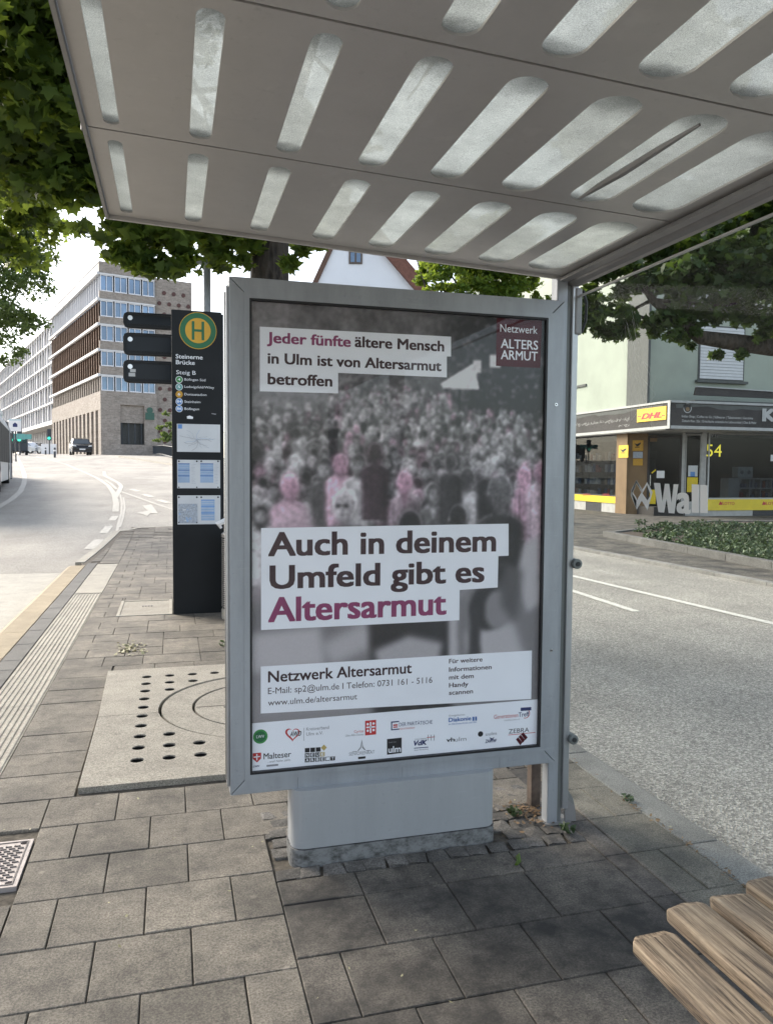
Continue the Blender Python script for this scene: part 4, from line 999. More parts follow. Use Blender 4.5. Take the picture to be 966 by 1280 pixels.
# ================================================================== STOP PYLON
py_ = thing('stop_pylon', 'tall dark bus stop pylon with green and yellow H emblem and timetables', 'bus stop sign', (.24, 8.15, 0))
PY = Plane((0, 8.076), (1, 8.076))
b = MB(); b.box(.010, .500, 8.076, 8.20, 0, 3.066); b.build('body', 'pylon_dark', py_, bevel=.006)
b = MB(); b.box(.501, .520, 8.10, 8.18, 0, 3.05); b.build('side_panel', 'arm_edge', py_)
zq = lambda x, y: (140+x/3.05, 360+y/3.0476)
ex, ez = PY.px(*zq(328.5, 163)); er = (PY.px(*zq(400, 163))[0]-PY.px(*zq(257, 163))[0])/2
for rr, mt, dd in ((er, 'h_yellow', .004), (er*.965, 'h_green', .006), (er*.68, 'h_yellow', .008)):
    b = MB(); PY.prism(b, disc(PY, ex, ez, rr, 40), .0002, dd); em = b.build('emblem', mt, py_)
b = MB(); hh = er*.50; ww = er*.33
PY.box(b, ex-ww, ex-ww+er*.14, ez-hh*1.02, ez+hh, .0082, .010); PY.box(b, ex+ww-er*.14, ex+ww, ez-hh*1.02, ez+hh, .0082, .010); PY.box(b, ex-ww+er*.14, ex+ww-er*.14, ez-er*.06, ez+er*.07, .0082, .010); b.build('emblem', 'h_green', py_)
def ty(s, a, c, h, mat='white_print', **k): return ptext(s, PY, *zq(*a), *zq(*c), h/3.05, mat, py_, **k)
ty('Steinerne', (244, 268), (346, 272), 16, bold=.012); ty('Brücke', (245, 290), (316, 293), 16, bold=.012); ty('Steig B', (246, 328), (320, 331), 15)
for i, (s, n, c, xe) in enumerate((('Böfingen Süd', '4', 'ink_green', 357), ('Ludwigsfeld/Wiley', '5', 'teal', 390), ('Donaustadion', '6', 'ochre_plate', 361), ('Steinheim', '84', 'map_blue2', 338), ('Böfingen', '86', 'map_blue2', 333))):
    y = (349, 377, 405, 433, 460)[i]; ax, az = PY.px(*zq(257, y)); b = MB(); PY.prism(b, disc(PY, ax, az, .035, 18), .0002, .003); b.build('line_badge', 'white_print' if i != 2 else c, py_)
    b = MB(); PY.prism(b, disc(PY, ax, az, .030, 18), .0031, .005); b.build('line_badge', c, py_)
    ty(n, (252 if len(n) == 1 else 248, y+4), (261 if len(n) == 1 else 266, y+4), 9, d=.006, bold=.02); ty(s, (277, y+4), (xe, y+6), 9)
def sheetp(x0, y0, x1, y1, nm='timetable'):
    b = MB(); PY.pbox(b, x0, y0, x1, y1, .0002, .006); return b.build(nm, 'paper', py_)
s1 = sheetp(*zq(248, 517), *zq(413, 626), nm='route_map'); s2 = sheetp(*zq(249, 654), *zq(413, 763)); s3 = sheetp(*zq(250, 790), *zq(414, 899))
def pb(parent, x0, y0, x1, y1, mat, d=.0075): b = MB(); PY.pbox(b, *zq(x0, y0), *zq(x1, y1), .0061, d); return b.build('print_panel', mat, parent)
pb(s1, 252, 519, 268, 536, 'map_blue2')
rm = random.Random(5); ctr = (325, 578)
for i in range(16):
    a = rm.uniform(0, 6.28); pts = [ctr]; x, y = ctr
    for k in range(4): x += math.cos(a)*rm.uniform(8, 22); y += math.sin(a)*rm.uniform(5, 14); a += rm.uniform(-.7, .7); pts.append((min(max(x, 254), 408), min(max(y, 522), 622)))
    b = MB()
    for p, q in zip(pts[:-1], pts[1:]):
        a0, z0 = PY.px(*zq(*p)); a1, z1 = PY.px(*zq(*q)); b.tube([PY.pt(a0, z0, .0065), PY.pt(a1, z1, .0065)], .0016, 4)
    b.build('map_line', rm.choice(['map_blue', 'map_grey', 'ink_grey', 'map_grey']), s1)
for x0, x1 in ((252, 297), (337, 387)):
    pb(s2, x0, 668, x1, 742, 'map_blue')
    for yv in (668, 692, 714): pb(s2, x0, yv, x1, yv+3, 'ink_blue', .009)
    for k in range(9): pb(s2, x0+2, 675+k*8, x1-3, 676+k*8, 'paper', .0085)
for k in range(14): pb(s2, 303, 672+k*5.5, 303+rm.uniform(8, 20), 673+k*5.5, 'map_grey'); pb(s2, 391, 672+k*5.5, 391+rm.uniform(8, 16), 673+k*5.5, 'map_grey')
pb(s3, 254, 822, 327, 895, 'map_grey')
for k in range(14): x = rm.uniform(256, 315); y = rm.uniform(824, 885); pb(s3, x, y, x+rm.uniform(3, 11), y+rm.uniform(2, 8), rm.choice(['map_blue', 'paper', 'map_blue']), .0085+k*.0001)
pb(s3, 340, 806, 392, 885, 'map_blue')
for yv in (806, 830, 855): pb(s3, 340, yv, 392, yv+3, 'map_blue2', .009)
for k in range(8): pb(s3, 342, 812+k*9, 389, 813+k*9, 'paper', .0085)
for sx in (s2, s3):
    for x in (256, 324, 341, 405):
        yy_ = 660 if sx is s2 else 797; ax, az = PY.px(*zq(x, yy_)); b = MB(); PY.prism(b, disc(PY, ax, az, .009, 8), .0061, .0085); b.build('pin', 'ink_black', sx)
    yb = 759 if sx is s2 else 893
    for x in (256, 324, 405): ax, az = PY.px(*zq(x, yb)); b = MB(); PY.prism(b, disc(PY, ax, az, .007, 8), .0061, .0085); b.build('pin', 'ink_black', sx)
b = MB(); PY.prism(b, PY.poly([zq(286, 489), (zq(297, 486)), zq(310, 491), zq(309, 499), zq(287, 498)]), .0002, .003); b.build('sticker_rest', 'white_print', py_)
b = MB(); PY.prism(b, PY.poly([zq(380, 477), zq(398, 479), zq(396, 483), zq(381, 480)]), .0002, .003); b.build('sticker_rest', 'ink_grey', py_)

# ---- signpost with three dark arms
dp = thing('direction_signpost', 'pale grey post with three dark sign arms pointing left behind the pylon', 'signpost', (.40, 9.0, 0))
b = MB(); cyl(b, (.40, 9.0, 0), .04, 4.6, 16); b.build('pole', 'pole_grey', dp, smooth=True)
b = MB(); b.box(.10, .36, 8.97, 9.03, 3.76, 3.84); b.build('lamp_bracket', 'pole_grey', dp, bevel=.01)
PA = Plane((0, 8.97), (1, 8.97)); wxz = lambda x, y: (x/4.0, 300+y/4.0)
for (yt, yb_) in ((357, 437), (460, 573), (597, 712)):
    a0, zt = PA.px(*wxz(616, yt)); _, zb = PA.px(*wxz(616, yb_)); a1 = .36; r = .05
    out = [(a0+r, zt), (a0+r*.3, zt-r*.3), (a0, zt-r), (a0, zb+r), (a0+r*.3, zb+r*.3), (a0+r, zb), (a1, zb), (a1, zt)]
    b = MB(); PA.prism(b, out, -.05, .004); arm = b.build('sign_arm', 'arm_edge', dp, bevel=.006)
    b = MB(); PA.box(b, a0+.04, a1, zb+.045, zt-.045, .0045, .008); b.build('sign_face', 'arm_dark', arm)
    for z in (zt-.022, zb+.018): b = MB(); PA.box(b, a0+.05, a1, z-.004, z+.004, .0045, .010); b.build('trim_line', 'black_rubber', arm)
    b = MB(); PA.prism(b, disc(PA, a0+.075, zt-.075 if yt > 400 else (zt+zb)/2+.02, .026, 14), .009, .016); b.build('cap', 'chrome', arm)
    if yt > 590:
        for q in ((652, 645, 680, 662), (645, 664, 678, 683)): b = MB(); PA.pbox(b, *wxz(q[0], q[1]), *wxz(q[2], q[3]), .0085, .010); b.build('sticker', 'paper', arm)

# ---- litter bin between pylon and case
lb = thing('litter_bin', 'slim perforated metal litter bin half hidden between pylon and poster case', 'litter bin', (.68, 7.8, 0))
b = MB(); cyl(b, (.66, 7.75, .0), .19, .10, 24); b.build('foot', 'paver_pale', lb, bevel=.01)
b = MB()
for i in range(34): z = .13+.02*i; b.tube([(.66+.185*math.cos(2*math.pi*k/28), 7.75+.185*math.sin(2*math.pi*k/28), z) for k in range(29)], .0055, 5, cap=False)
b.build('wire_basket', 'bin_metal', lb)
b = MB(); cyl(b, (.66, 7.75, .1), .172, .72, 24); b.build('liner', 'pylon_dark', lb)
b = MB(); b.tube([(.66, 7.75, .81), (.66, 7.75, .84), (.66, 7.75, .87)], [.19, .19, .16], 24); b.build('lid', 'bin_metal', lb)
b = MB(); b.tube([(.47, 7.74, .90), (.44, 7.73, .94), (.50, 7.73, .97), (.58, 7.74, .93)], [.015, .03, .035, .02], 8, wob=.3); b.build('paper_scrap', 'white_paint', lb)

# ================================================================== KIOSK BUILDING (right)
kb_ = thing('kiosk_building', 'pale green corner house with dark shop band, kiosk windows and closed shutters', 'building', (17, 24, 0))
WX, WY = 15.6, 22.6
PL = Plane((WX, 38), (WX, 20)); PR = Plane((WX, WY), (WX+16, WY))
sL = PL.px(783, 600)[0]                      # left shopfront ends here
cA = PL.pt(sL, 0); cB = Vector((AY(882, 600, WY).x, WY, 0)); PD = Plane((cA.x, cA.y), (cB.x, cB.y)); LD = (cB-cA).length
xR0 = cB.x-WX
def wp(x, y): return (700+x/3.0489, 320+y/3.0476)
# sign band on two sides
BX, BYY = 15.35, 21.45
SL = Plane((BX, 38), (BX, BYY)); SR = Plane((BX, BYY), (BX+18, BYY)); Lb = 38-BYY
zb0, zb1 = SL.px(846, 531)[1], SL.px(846, 502)[1]
b = MB(); SL.box(b, 0, Lb, zb0, zb1, -.25, 0); b.build('sign_band', 'band_dark', kb_)
b = MB(); SR.box(b, .251, 18, zb0, zb1, -.25, 0); b.build('sign_band', 'band_dark', kb_)
for P_a, L_ in ((SL, Lb), (SR, 18)):
    st = 0 if P_a is SL else .0
    b = MB(); P_a.box(b, st, L_, zb1+.001, zb1+.07, -.3, .03); b.build('band_trim', 'trim_light', kb_)
    b = MB(); P_a.box(b, st, L_, zb0-.10, zb0-.001, -.3, .03); b.build('band_trim', 'trim_light', kb_)
b = MB(); SL.box(b, Lb-.09, Lb+.035, zb0-.1, zb1+.07, .031, .05); b.build('band_trim', 'trim_light', kb_)
# worn upper part of the band
rw = random.Random(9)
for P_a, L_ in ((SL, Lb-.15), (SR, 12)):
    up = []; a = .2
    while a < L_: up.append((a, zb1-.06-rw.uniform(.02, .16))); a += rw.uniform(.25, .7)
    b = MB(); P_a.prism(b, [(.2, zb1-.03), (up[-1][0], zb1-.03)]+up[::-1], .001, .004); b.build('worn_paint', 'shadow_grey', kb_)
# soffit, interior floor and back wall
b = MB(); b.box(BX+.02, BX+18, BYY+.26, 38, zb0-.13, zb0-.10); b.build('soffit', 'trim_light', kb_)
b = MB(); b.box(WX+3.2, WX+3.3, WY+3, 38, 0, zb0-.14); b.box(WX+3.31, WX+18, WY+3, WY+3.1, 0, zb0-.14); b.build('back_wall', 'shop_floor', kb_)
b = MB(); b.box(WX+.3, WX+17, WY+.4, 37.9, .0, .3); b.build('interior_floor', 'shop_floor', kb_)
# left shopfront
zg0 = PL.px(740, 619)[1]; zg1 = zb0-.13; zy1 = zg0; zy0 = PL.px(740, 627)[1]
a_end = PL.px(770, 600)[0]
def window_unit(P, a0, a1, z0, z1, mull=(), nm='shop_window', fr='trim_light', gl='shop_glass', t=.05):
    b = MB()
    P.box(b, a0, a1, z0, z0+t, -.06, .0); P.box(b, a0, a1, z1-t, z1, -.06, 0); P.box(b, a0, a0+t, z0+t, z1-t, -.06, 0); P.box(b, a1-t, a1, z0+t, z1-t, -.06, 0)
    for m_ in mull: P.box(b, m_-t/2, m_+t/2, z0+t, z1-t, -.06, 0)
    f = b.build(nm, fr, kb_)
    cuts = [a0+t]+list(mull)+[a1-t]
    for i in range(len(cuts)-1): b = MB(); P.box(b, cuts[i]+(t/2 if i else 0), cuts[i+1]-(t/2 if i < len(cuts)-2 else 0), z0+t, z1-t, -.04, -.03); b.build('pane', gl, f)
    return f
window_unit(PL, a_end-9, a_end-4.0, zg0, zg1, fr='plinth_dark'); window_unit(PL, a_end-3.9, a_end, zg0, zg1, fr='plinth_dark')
b = MB(); PL.box(b, a_end-9, a_end, zy0, zy1-.002, -.06, .02); ys_ = b.build('lotto_strip', 'lotto_yellow', kb_)
for x in ((88, 115), (163, 188)): ptext('LOTTO', PL, *wp(x[0], 914), *wp(x[1], 916), 9/3.05, 'dhl_red', ys_, d=.0215, bold=.02)
for i in range(9):
    a1_ = a_end+.15-1.15*i; b = MB(); PL.box(b, a1_-1.14, a1_, 0, zy0-.002, -.2, -.01); b.build('plinth_tile', 'plinth_light' if i % 2 == 0 else 'plinth_dark', kb_)
# ochre pillar and recess
b = MB(); PL.box(b, a_end+.002, PL.px(783.5, 600)[0], 0, zg1, -.5, .03); b.build('pillar', 'ochre', kb_)
def plate(P, x0, y0, x1, y1, mat, par, d0=.031, d1=.05, nm='sign_plate', crop=wp):
    b = MB(); P.pbox(b, *crop(x0, y0), *crop(x1, y1), d0, d1); return b.build(nm, mat, par)
def horn(P, cx_, cy_, s, par, d):
    b = MB(); P.prism(b, P.poly([wp(cx_-s, cy_-s*.55), wp(cx_-s*.2, cy_-s*.25), wp(cx_+s*.9, cy_-s*.8), wp(cx_+s*.9, cy_-s*.3), wp(cx_+s*.2, cy_+s*.35), wp(cx_-s*.35, cy_+s*.4), wp(cx_-s*.5, cy_+.05*s)]), d-.002, d); b.build('emblem', 'ink_black', par)
    b = MB(); P.prism(b, P.poly([wp(cx_-s*.8, cy_+s*.55), wp(cx_+s*.6, cy_+s*.5), wp(cx_+s*.6, cy_+s*.72), wp(cx_-s*.8, cy_+s*.77)]), d-.002, d); b.build('emblem', 'ink_black', par)
p1 = plate(PL, 227, 722, 262, 768, 'dhl_yellow', kb_); horn(PL, 244, 742, 13, p1, .052)
b = MB(); PD.box(b, .0, PD.px(808, 600)[0], 0, zg1, -.3, -.02); b.build('wall_panel', 'ochre', kb_)
p2 = plate(PD, 275, 702, 315, 742, 'ochre_plate', kb_, -.019, .0); horn(PD, 294, 720, 13, p2, .002)
plate(PD, 277, 746, 313, 770, 'map_grey', kb_, -.019, -.005); plate(PD, 277, 772, 313, 798, 'ochre_plate', kb_, -.019, -.005)
# door in the chamfer
ad0, ad1 = PD.px(808, 600)[0], PD.px(851, 600)[0]
dr = window_unit(PD, ad0, ad1, .05, zg1-.1, nm='door', fr='band_dark', t=.07)
plate(PD, 335, 684, 368, 707, 'ochre', dr, -.02, -.01); plate(PD, 367, 818, 396, 846, 'white_paint', dr, -.02, -.01)
b = MB(); P_ = PD; b_ = PD.poly([wp(346, 825), wp(362, 812), wp(364, 817), wp(349, 829)]); PD.prism(b, b_, -.02, -.012); b.build('sticker', 'lotto_yellow', dr)
plate(PD, 340, 890, 362, 945, 'lotto_yellow', dr, -.02, -.012)
b = MB(); PD.box(b, ad0+.1, ad0+.13, 1.0, 1.4, .0, .05); b.build('handle', 'chrome', dr)
b = MB(); PD.box(b, ad1+.002, ad1+.10, 0, zg1, -.12, .04); b.build('post', 'trim_light', kb_)
aw0, aw1 = ad1+.11, PD.px(875, 600)[0]
wn = window_unit(PD, aw0, aw1, .45, zg1-.05, fr='trim_light', t=.04)
plate(PD, 487, 798, 522, 840, 'paper', wn, -.02, -.01); plate(PD, 483, 843, 522, 900, 'lotto_yellow', wn, -.02, -.01); plate(PD, 495, 822, 512, 840, 'map_blue2', wn, -.009, -.005)
b = MB(); PD.box(b, aw0, aw1, 0, .448, -.1, 0); b.build('plinth', 'trim_light', kb_)
b = MB(); PD.box(b, aw1+.002, LD-.01, 0, zg1, -.15, .03); b.build('post', 'trim_light', kb_)
# right shopfront
zr0 = PR.px(900, 624)[1]; ra0 = PR.px(884, 600)[0]
window_unit(PR, ra0, ra0+5.5, zr0, zg1, fr='trim_light'); window_unit(PR, ra0+5.55, ra0+10, zr0, zg1, fr='trim_light')
zs0 = PR.px(900, 638)[1]
b = MB(); PR.box(b, ra0-.05, ra0+10, zs0, zr0-.002, -.1, .03); ys2 = b.build('lotto_strip', 'lotto_yellow', kb_)
for x in ((600, 628, 660), (765, 790, 830)):
    ptext('LOTTO', PR, *wp(x[0]+16, 948), *wp(x[2], 948), 11/3.05, 'dhl_red', ys2, d=.0315, bold=.02)
    b = MB(); PR.prism(b, PR.poly([wp(x[0], 948), wp(x[0]+6, 934), wp(x[0]+12, 940), wp(x[0]+15, 934), wp(x[0]+14, 948)]), .0302, .032); b.build('emblem', 'dhl_red', ys2)
for i, (x0, x1) in enumerate(((-.1, 1.9), (1.9, 3.5), (3.5, 5.6), (5.6, 7.4), (7.4, 10))): b = MB(); PR.box(b, ra0+x0, ra0+x1-.01, 0, zs0-.002, -.2, -.005); b.build('plinth_tile', 'plinth_light' if i % 2 == 0 else 'plinth_dark', kb_)
# faintly glowing yellow digits and papers on the pane, shelf behind it
ptext('54', PR, *wp(557, 764), *wp(616, 764), 46/3.05, 'led_yellow', kb_, d=-.028, name='digits')
plate(PR, 803, 757, 840, 782, 'white_paint', kb_, -.028, -.026, 'notice')
ptext('Wir', PR, *wp(558, 690), *wp(607, 690), 16/3.05, 'ink_grey', kb_, d=-.028)
sf = thing('display_shelf', 'white cube shelf with goods just inside the right shop window', 'shelf', (19.5, 23.4, .3))
PSF = Plane((WX, WY+.18), (WX+16, WY+.18))
s0, zt_ = PSF.px(*wp(640, 846)); _, zb_ = PSF.px(*wp(640, 928)); a = s0
sx1, _ = PSF.px(*wp(680, 846))
b = MB(); PSF.box(b, s0, sx1, zb_-.2, zt_, -.4, 0); b.build('side_panel', 'shelf_white', sf)
cw = PSF.px(*wp(722, 846))[0]-sx1
b = MB(); PSF.box(b, sx1, sx1+cw*5, zb_-.2, zt_, -.45, -.40); b.build('back_panel', 'shelf_white', sf)
for i in range(6): b = MB(); PSF.box(b, sx1+cw*i-.02+(.021 if i == 0 else 0), sx1+cw*i+.02, zb_-.2, zt_-.041, -.39, 0); b.build('divider', 'shelf_white', sf)
for z in (zt_-.04, (zt_+zb_)/2, zb_-.02): b = MB(); PSF.box(b, sx1+.021, sx1+cw*5, z, z+.04, -.388, .002); b.build('shelf_board', 'shelf_white', sf)
gi = thing('goods', 'small blue and red goods standing in the cube shelf', 'goods', (19.5, 23.4, .5), group='shop goods')
gb = gi
for i in range(5):
    for z in ((zt_+zb_)/2+.041, zb_+.021):
        for k in range(3):
            b = MB(); x = sx1+cw*i+.06+k*cw*.28; PSF.box(b, x, x+cw*.2, z, z+rw.uniform(.12, .3), -.25, -.1); b.build('package', rw.choice(['goods_blue', 'goods_blue', 'goods_red', 'goods_tan', 'map_grey']), gb)
bx = thing('carton', 'white two-fronted carton on top of the cube shelf', 'box', (19, 23.2, zt_))
b = MB(); PSF.pbox(b, *wp(680, 803), *wp(736, 845), -.35, -.05); b.build('box', 'shelf_white', bx, bevel=.01)
for x in (695, 722): b = MB(); a_, z_ = PSF.px(*wp(x, 824)); PSF.prism(b, disc(PSF, a_, z_, .07, 14), -.049, -.045); b.build('print_mark', 'ink_grey', bx)
# interior racks behind the left window, strip light
for i in range(5):
    rk = thing('magazine_rack', ['magazine rack inside the left shop window nearest the ochre pillar', 'second magazine rack from the ochre pillar', 'third magazine rack from the ochre pillar', 'fourth magazine rack from the ochre pillar', 'magazine rack farthest from the ochre pillar'][i], 'rack', (17.2, 26+1.6*i, .3), group='racks inside the kiosk')
    b = MB()
    for k in range(4): z = .45+.5*k; b.box(17.1, 17.5, 25.3+1.6*i, 26.7+1.6*i, z, z+.03)
    b.box(17.5, 17.54, 25.3+1.6*i, 26.7+1.6*i, .3, 2.3); b.build('frame', 'shadow_grey', rk)
    for k in range(4):
        for j in range(6): b = MB(); z = .48+.5*k; y = 25.35+1.6*i+.22*j; b.box(17.15, 17.2, y, y+.17, z, z+rw.uniform(.2, .34)); b.build('magazine', rw.choice(['goods_blue', 'goods_red', 'goods_tan', 'map_grey', 'shelf_white']), rk)
tl = tag(MB().build('x', 'tube_light') if False else (lambda b: (b.tube([(16.6, 26.3, .95), (16.6, 26.3, 2.2)], .03, 8), b.build('strip_light', 'tube_light'))[1])(MB()), 'upright white strip light glowing inside the left shop window', 'light')
# lettering on the band
dh = plate(SL, 295, 585, 405, 623, 'dhl_yellow', kb_, .001, .03)
bq = [ (295, 591), (405, 585), (405, 620), (295, 628)]
ptext('DHL', SL, *wp(312, 620), *wp(387, 617), 20/3.05, 'dhl_red', dh, d=.033, bold=.05, shear=.35)
for q in ((297, 611, 309, 613), (389, 607, 402, 609)): plate(SL, *q, 'dhl_red', dh, .031, .033, 'print_mark')
try: ptext('متجر صغير مشروبات سجائر قهوة هدايا', SL, *wp(55, 642), *wp(262, 628), 9/3.05, 'trim_light', kb_, d=.003, slope=0)
except Exception: pass
ptext('متجر', SL, *wp(222, 648), *wp(262, 646), 7/3.05, 'trim_light', kb_, d=.003)
b = MB(); a_, z_ = SR.px(*wp(484, 580)); SR.prism(b, disc(SR, a_, z_, .155, 20), .001, .004); cr = b.build('crest', 'trim_light', kb_)
b = MB(); SR.prism(b, disc(SR, a_, z_, .125, 20), .0042, .006); b.build('crest', 'band_dark', cr)
b = MB(); SR.prism(b, disc(SR, a_, z_-.03, .07, 8), .0062, .008); b.build('crest', 'ochre', cr)
ptext('Indian Shop | Coffee to Go | Süßwaren | Tabakwaren | Getränke', SR, *wp(462, 616), *wp(733, 621), 9/3.05, 'trim_light', kb_, d=.003, bold=.015)
ptext('Zeitschriften | Eis | Griechische orientalische Lebensmittel | Obst & Mehr', SR, *wp(462, 634), *wp(746, 638), 9/3.05, 'trim_light', kb_, d=.003, bold=.015)
kx0, kz0 = SR.px(*wp(770, 628)); kx1, _ = SR.px(*wp(811, 628)); kx1 = kx0+(kx1-kx0)*5.2
text('KIOSK', SR, kx0, kx1, kz0, (SR.px(*wp(770, 583))[1]-kz0), 'trim_light', kb_, d=.02, bold=.05, ext=0) if False else text('KIOSK', SR, kx0, kx1, kz0, (SR.px(*wp(770, 583))[1]-kz0), 'trim_light', kb_, d=.02, bold=.05)
# upper storeys
UZ = 11.5
uaL = Plane((WX, 40), (WX, 20)); cU = uaL.px(787.5, 400)[0]; UY = uaL.pt(cU, 0).y
b = MB(); uaL.box(b, 0, cU, zb1+.08, UZ, -8, 0); b.build('wall', 'wall_green', kb_)
XR2 = WX+.35; xw = AY(797, 400, UY-.6).x
PU = Plane((xw, UY-1.0), (xw+16, UY-1.0))
b = MB(); PU.box(b, 0, 16, zb1+.08, UZ, -6, 0); b.build('wall', 'wall_green', kb_)
b = MB(); cyl(b, (WX+.15, UY-.12, zb1+.1), .07, UZ-zb1, 10); b.build('downpipe', 'shadow_grey', kb_)
b = MB(); b.box(WX+.003, xw-.002, UY-1.25, UY-.004, zb1+.08, UZ); b.build('corner_pier', 'shadow_grey', kb_)  # dark box paints the shade in the wall corner
# flat roof slab over the shop
b = MB(); b.box(BX+1.2, BX+18, BYY+.4, UY+.9, zb1+.1, zb1+.16); b.build('flat_roof', 'shadow_grey', kb_)
b = MB(); SR.prism(b, [(1.5, zb1+.36), (1.56, zb1+.62), (18, zb1+.40), (18, zb1+.30)], -.9, -.8); b.build('roof_edge', 'band_dark', kb_)
b = MB(); SR.prism(b, [(1.5, zb1+.625), (1.5, zb1+.66), (6, zb1+.58), (6, zb1+.55)], -.82, -.76); b.build('roof_trim', 'trim_light', kb_)
# shuttered windows
def shuttered(P, a0, a1, z0, z1, label=None):
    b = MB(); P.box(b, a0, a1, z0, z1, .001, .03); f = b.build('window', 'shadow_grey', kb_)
    n = max(6, int((z1-z0)/.11)); h = (z1-z0-.1)/n
    b = MB()
    for i in range(n): z = z0+.05+h*i; b.add([P.pt(a0+.06, z+.004, .055), P.pt(a1-.06, z+.004, .055), P.pt(a1-.06, z+h-.004, .04), P.pt(a0+.06, z+h-.004, .04), P.pt(a0+.06, z+.004, .031), P.pt(a1-.06, z+.004, .031), P.pt(a1-.06, z+h-.004, .031), P.pt(a0+.06, z+h-.004, .031)], [(0, 1, 2, 3), (4, 5, 1, 0), (3, 2, 6, 7), (0, 3, 7, 4), (1, 5, 6, 2)])
    b.build('shutter', 'shutter', f)
    b = MB(); P.box(b, a0-.1, a1+.1, z0-.09, z0-.002, .001, .14); b.build('sill', 'shadow_grey', f)
a0, z1 = PU.px(*wp(528, 262)); a1, z0 = PU.px(*wp(696, 480)); shuttered(PU, a0, a1, z0, z1)
shuttered(PU, a0+4.2, a1+4.2, z0, z1)
a1, z0 = uaL.px(*wp(103, 488)); _, z1 = uaL.px(*wp(103, 285)); shuttered(uaL, a1-3.0, a1, z0, z1)

# ---- planting bed
pb_ = sempty('planting_bed')
e0, e1 = G(757, 671), G(966, 712); ed = (e1-e0).normalized(); ex_ = e1+ed*6; back = e0+Vector((1.4, .25, 0)) 
kerbrun([(e0.x, e0.y), (ex_.x, ex_.y)], .16, .2, 'kerb_dark', .13, pb_, 1.2)
E2 = G(885, 655); kerbrun([(e0.x+.1, e0.y+.1), (E2.x, E2.y), (E2.x+4, E2.y-.5)], .14, .2, 'kerb_dark', .10, pb_, 1.2)
b = MB(); q = [e0+Vector((.1, 0, 0)), ex_, ex_+Vector((8, 0, 0)), Vector((E2.x+4, E2.y-.6, 0)), E2]
b.add([(p.x, p.y, .07) for p in q], [tuple(range(len(q)-1, -1, -1))]); b.build('soil', 'soil', pb_)

# ================================================================== LEAVES
def leafshape(kind):
    if kind == 'maple': return [(0, -.45), (.10, -.30), (.42, -.38), (.36, -.12), (.56, .08), (.26, .12), (.20, .30), (0, .62), (-.20, .30), (-.26, .12), (-.56, .08), (-.36, -.12), (-.42, -.38), (-.10, -.30)]
    if kind == 'oval': return [(0, -.5), (.26, -.1), (.2, .25), (0, .5), (-.2, .25), (-.26, -.1)]
    return [(0, -.5), (.3, 0), (0, .5), (-.3, 0)]
def leafmesh(name, pts, size, kind, mat, parent, droop=.5, seed=1, svar=.3, kindtag=None):
    r = np.random.default_rng(seed); L = np.array(leafshape(kind)); k = len(L); n = len(pts); pts = np.asarray(pts)
    nrm = r.normal(size=(n, 3)); nrm[:, 2] = np.abs(nrm[:, 2])+droop; nrm /= np.linalg.norm(nrm, axis=1)[:, None]
    t = r.normal(size=(n, 3)); t[:, 2] -= .6; t -= nrm*(t*nrm).sum(1)[:, None]; t /= np.linalg.norm(t, axis=1)[:, None]; s = np.cross(nrm, t)
    sz = size*(1+svar*(r.random(n)*2-1)); fold = np.abs(L[:, 0])*.35-.12*L[:, 1]**2
    co = pts[:, None, :]+(s[:, None, :]*L[None, :, 0, None]+t[:, None, :]*L[None, :, 1, None]+nrm[:, None, :]*(-fold[None, :, None]))*sz[:, None, None]
    off = np.array(OFF.get(parent.name, (0, 0, 0))) if parent else 0
    co = (co-off).reshape(-1, 3); me = bpy.data.meshes.new(name)
    me.vertices.add(n*k); me.vertices.foreach_set('co', co.astype(np.float32).ravel()); me.loops.add(n*k); me.loops.foreach_set('vertex_index', np.arange(n*k, dtype=np.int32))
    me.polygons.add(n); me.polygons.foreach_set('loop_start', np.arange(0, n*k, k, dtype=np.int32)); me.polygons.foreach_set('loop_total', np.full(n, k, dtype=np.int32)); me.update(calc_edges=True)
    return link(name, me, mat, parent)
def clump(c, r, n, rg, flat=.7):
    d = rg.normal(size=(n, 3)); d /= np.linalg.norm(d, axis=1)[:, None]; rr = r*rg.random(n)**.42
    p = d*rr[:, None]; p[:, 2] *= flat; return p+np.array(c)
def crown(clumps, per, rg, sub=7, flat=.7):
    """each clump is itself made of smaller sprays, so the outline is ragged"""
    out = []
    for c, r in clumps:
        cs = clump(c, r*.8, max(3, int(sub*1.0)), rg, flat)
        for q in cs: out.append(clump(q, r*.36*rg.uniform(.7, 1.3), max(4, int(per*r*r/sub)), rg, .6))
    return np.concatenate(out)
def limb(mb, a, c, r0_, r1_, bend=.3, n=8, seg=6, seed=0):
    r = random.Random(seed); a = Vector(a); c = Vector(c); L = (c-a).length; pts = []
    o = Vector((r.uniform(-1, 1), r.uniform(-1, 1), r.uniform(-.2, 1)))*bend*L*.3
    for i in range(seg+1): t = i/seg; pts.append(a.lerp(c, t)+o*math.sin(math.pi*t)+Vector((r.uniform(-1, 1), r.uniform(-1, 1), r.uniform(-1, 1)))*.02*L*(0 < i < seg))
    mb.tube(pts, [r0_+(r1_-r0_)*i/seg for i in range(seg+1)], n, wob=.12); return pts
rg = np.random.default_rng(21)
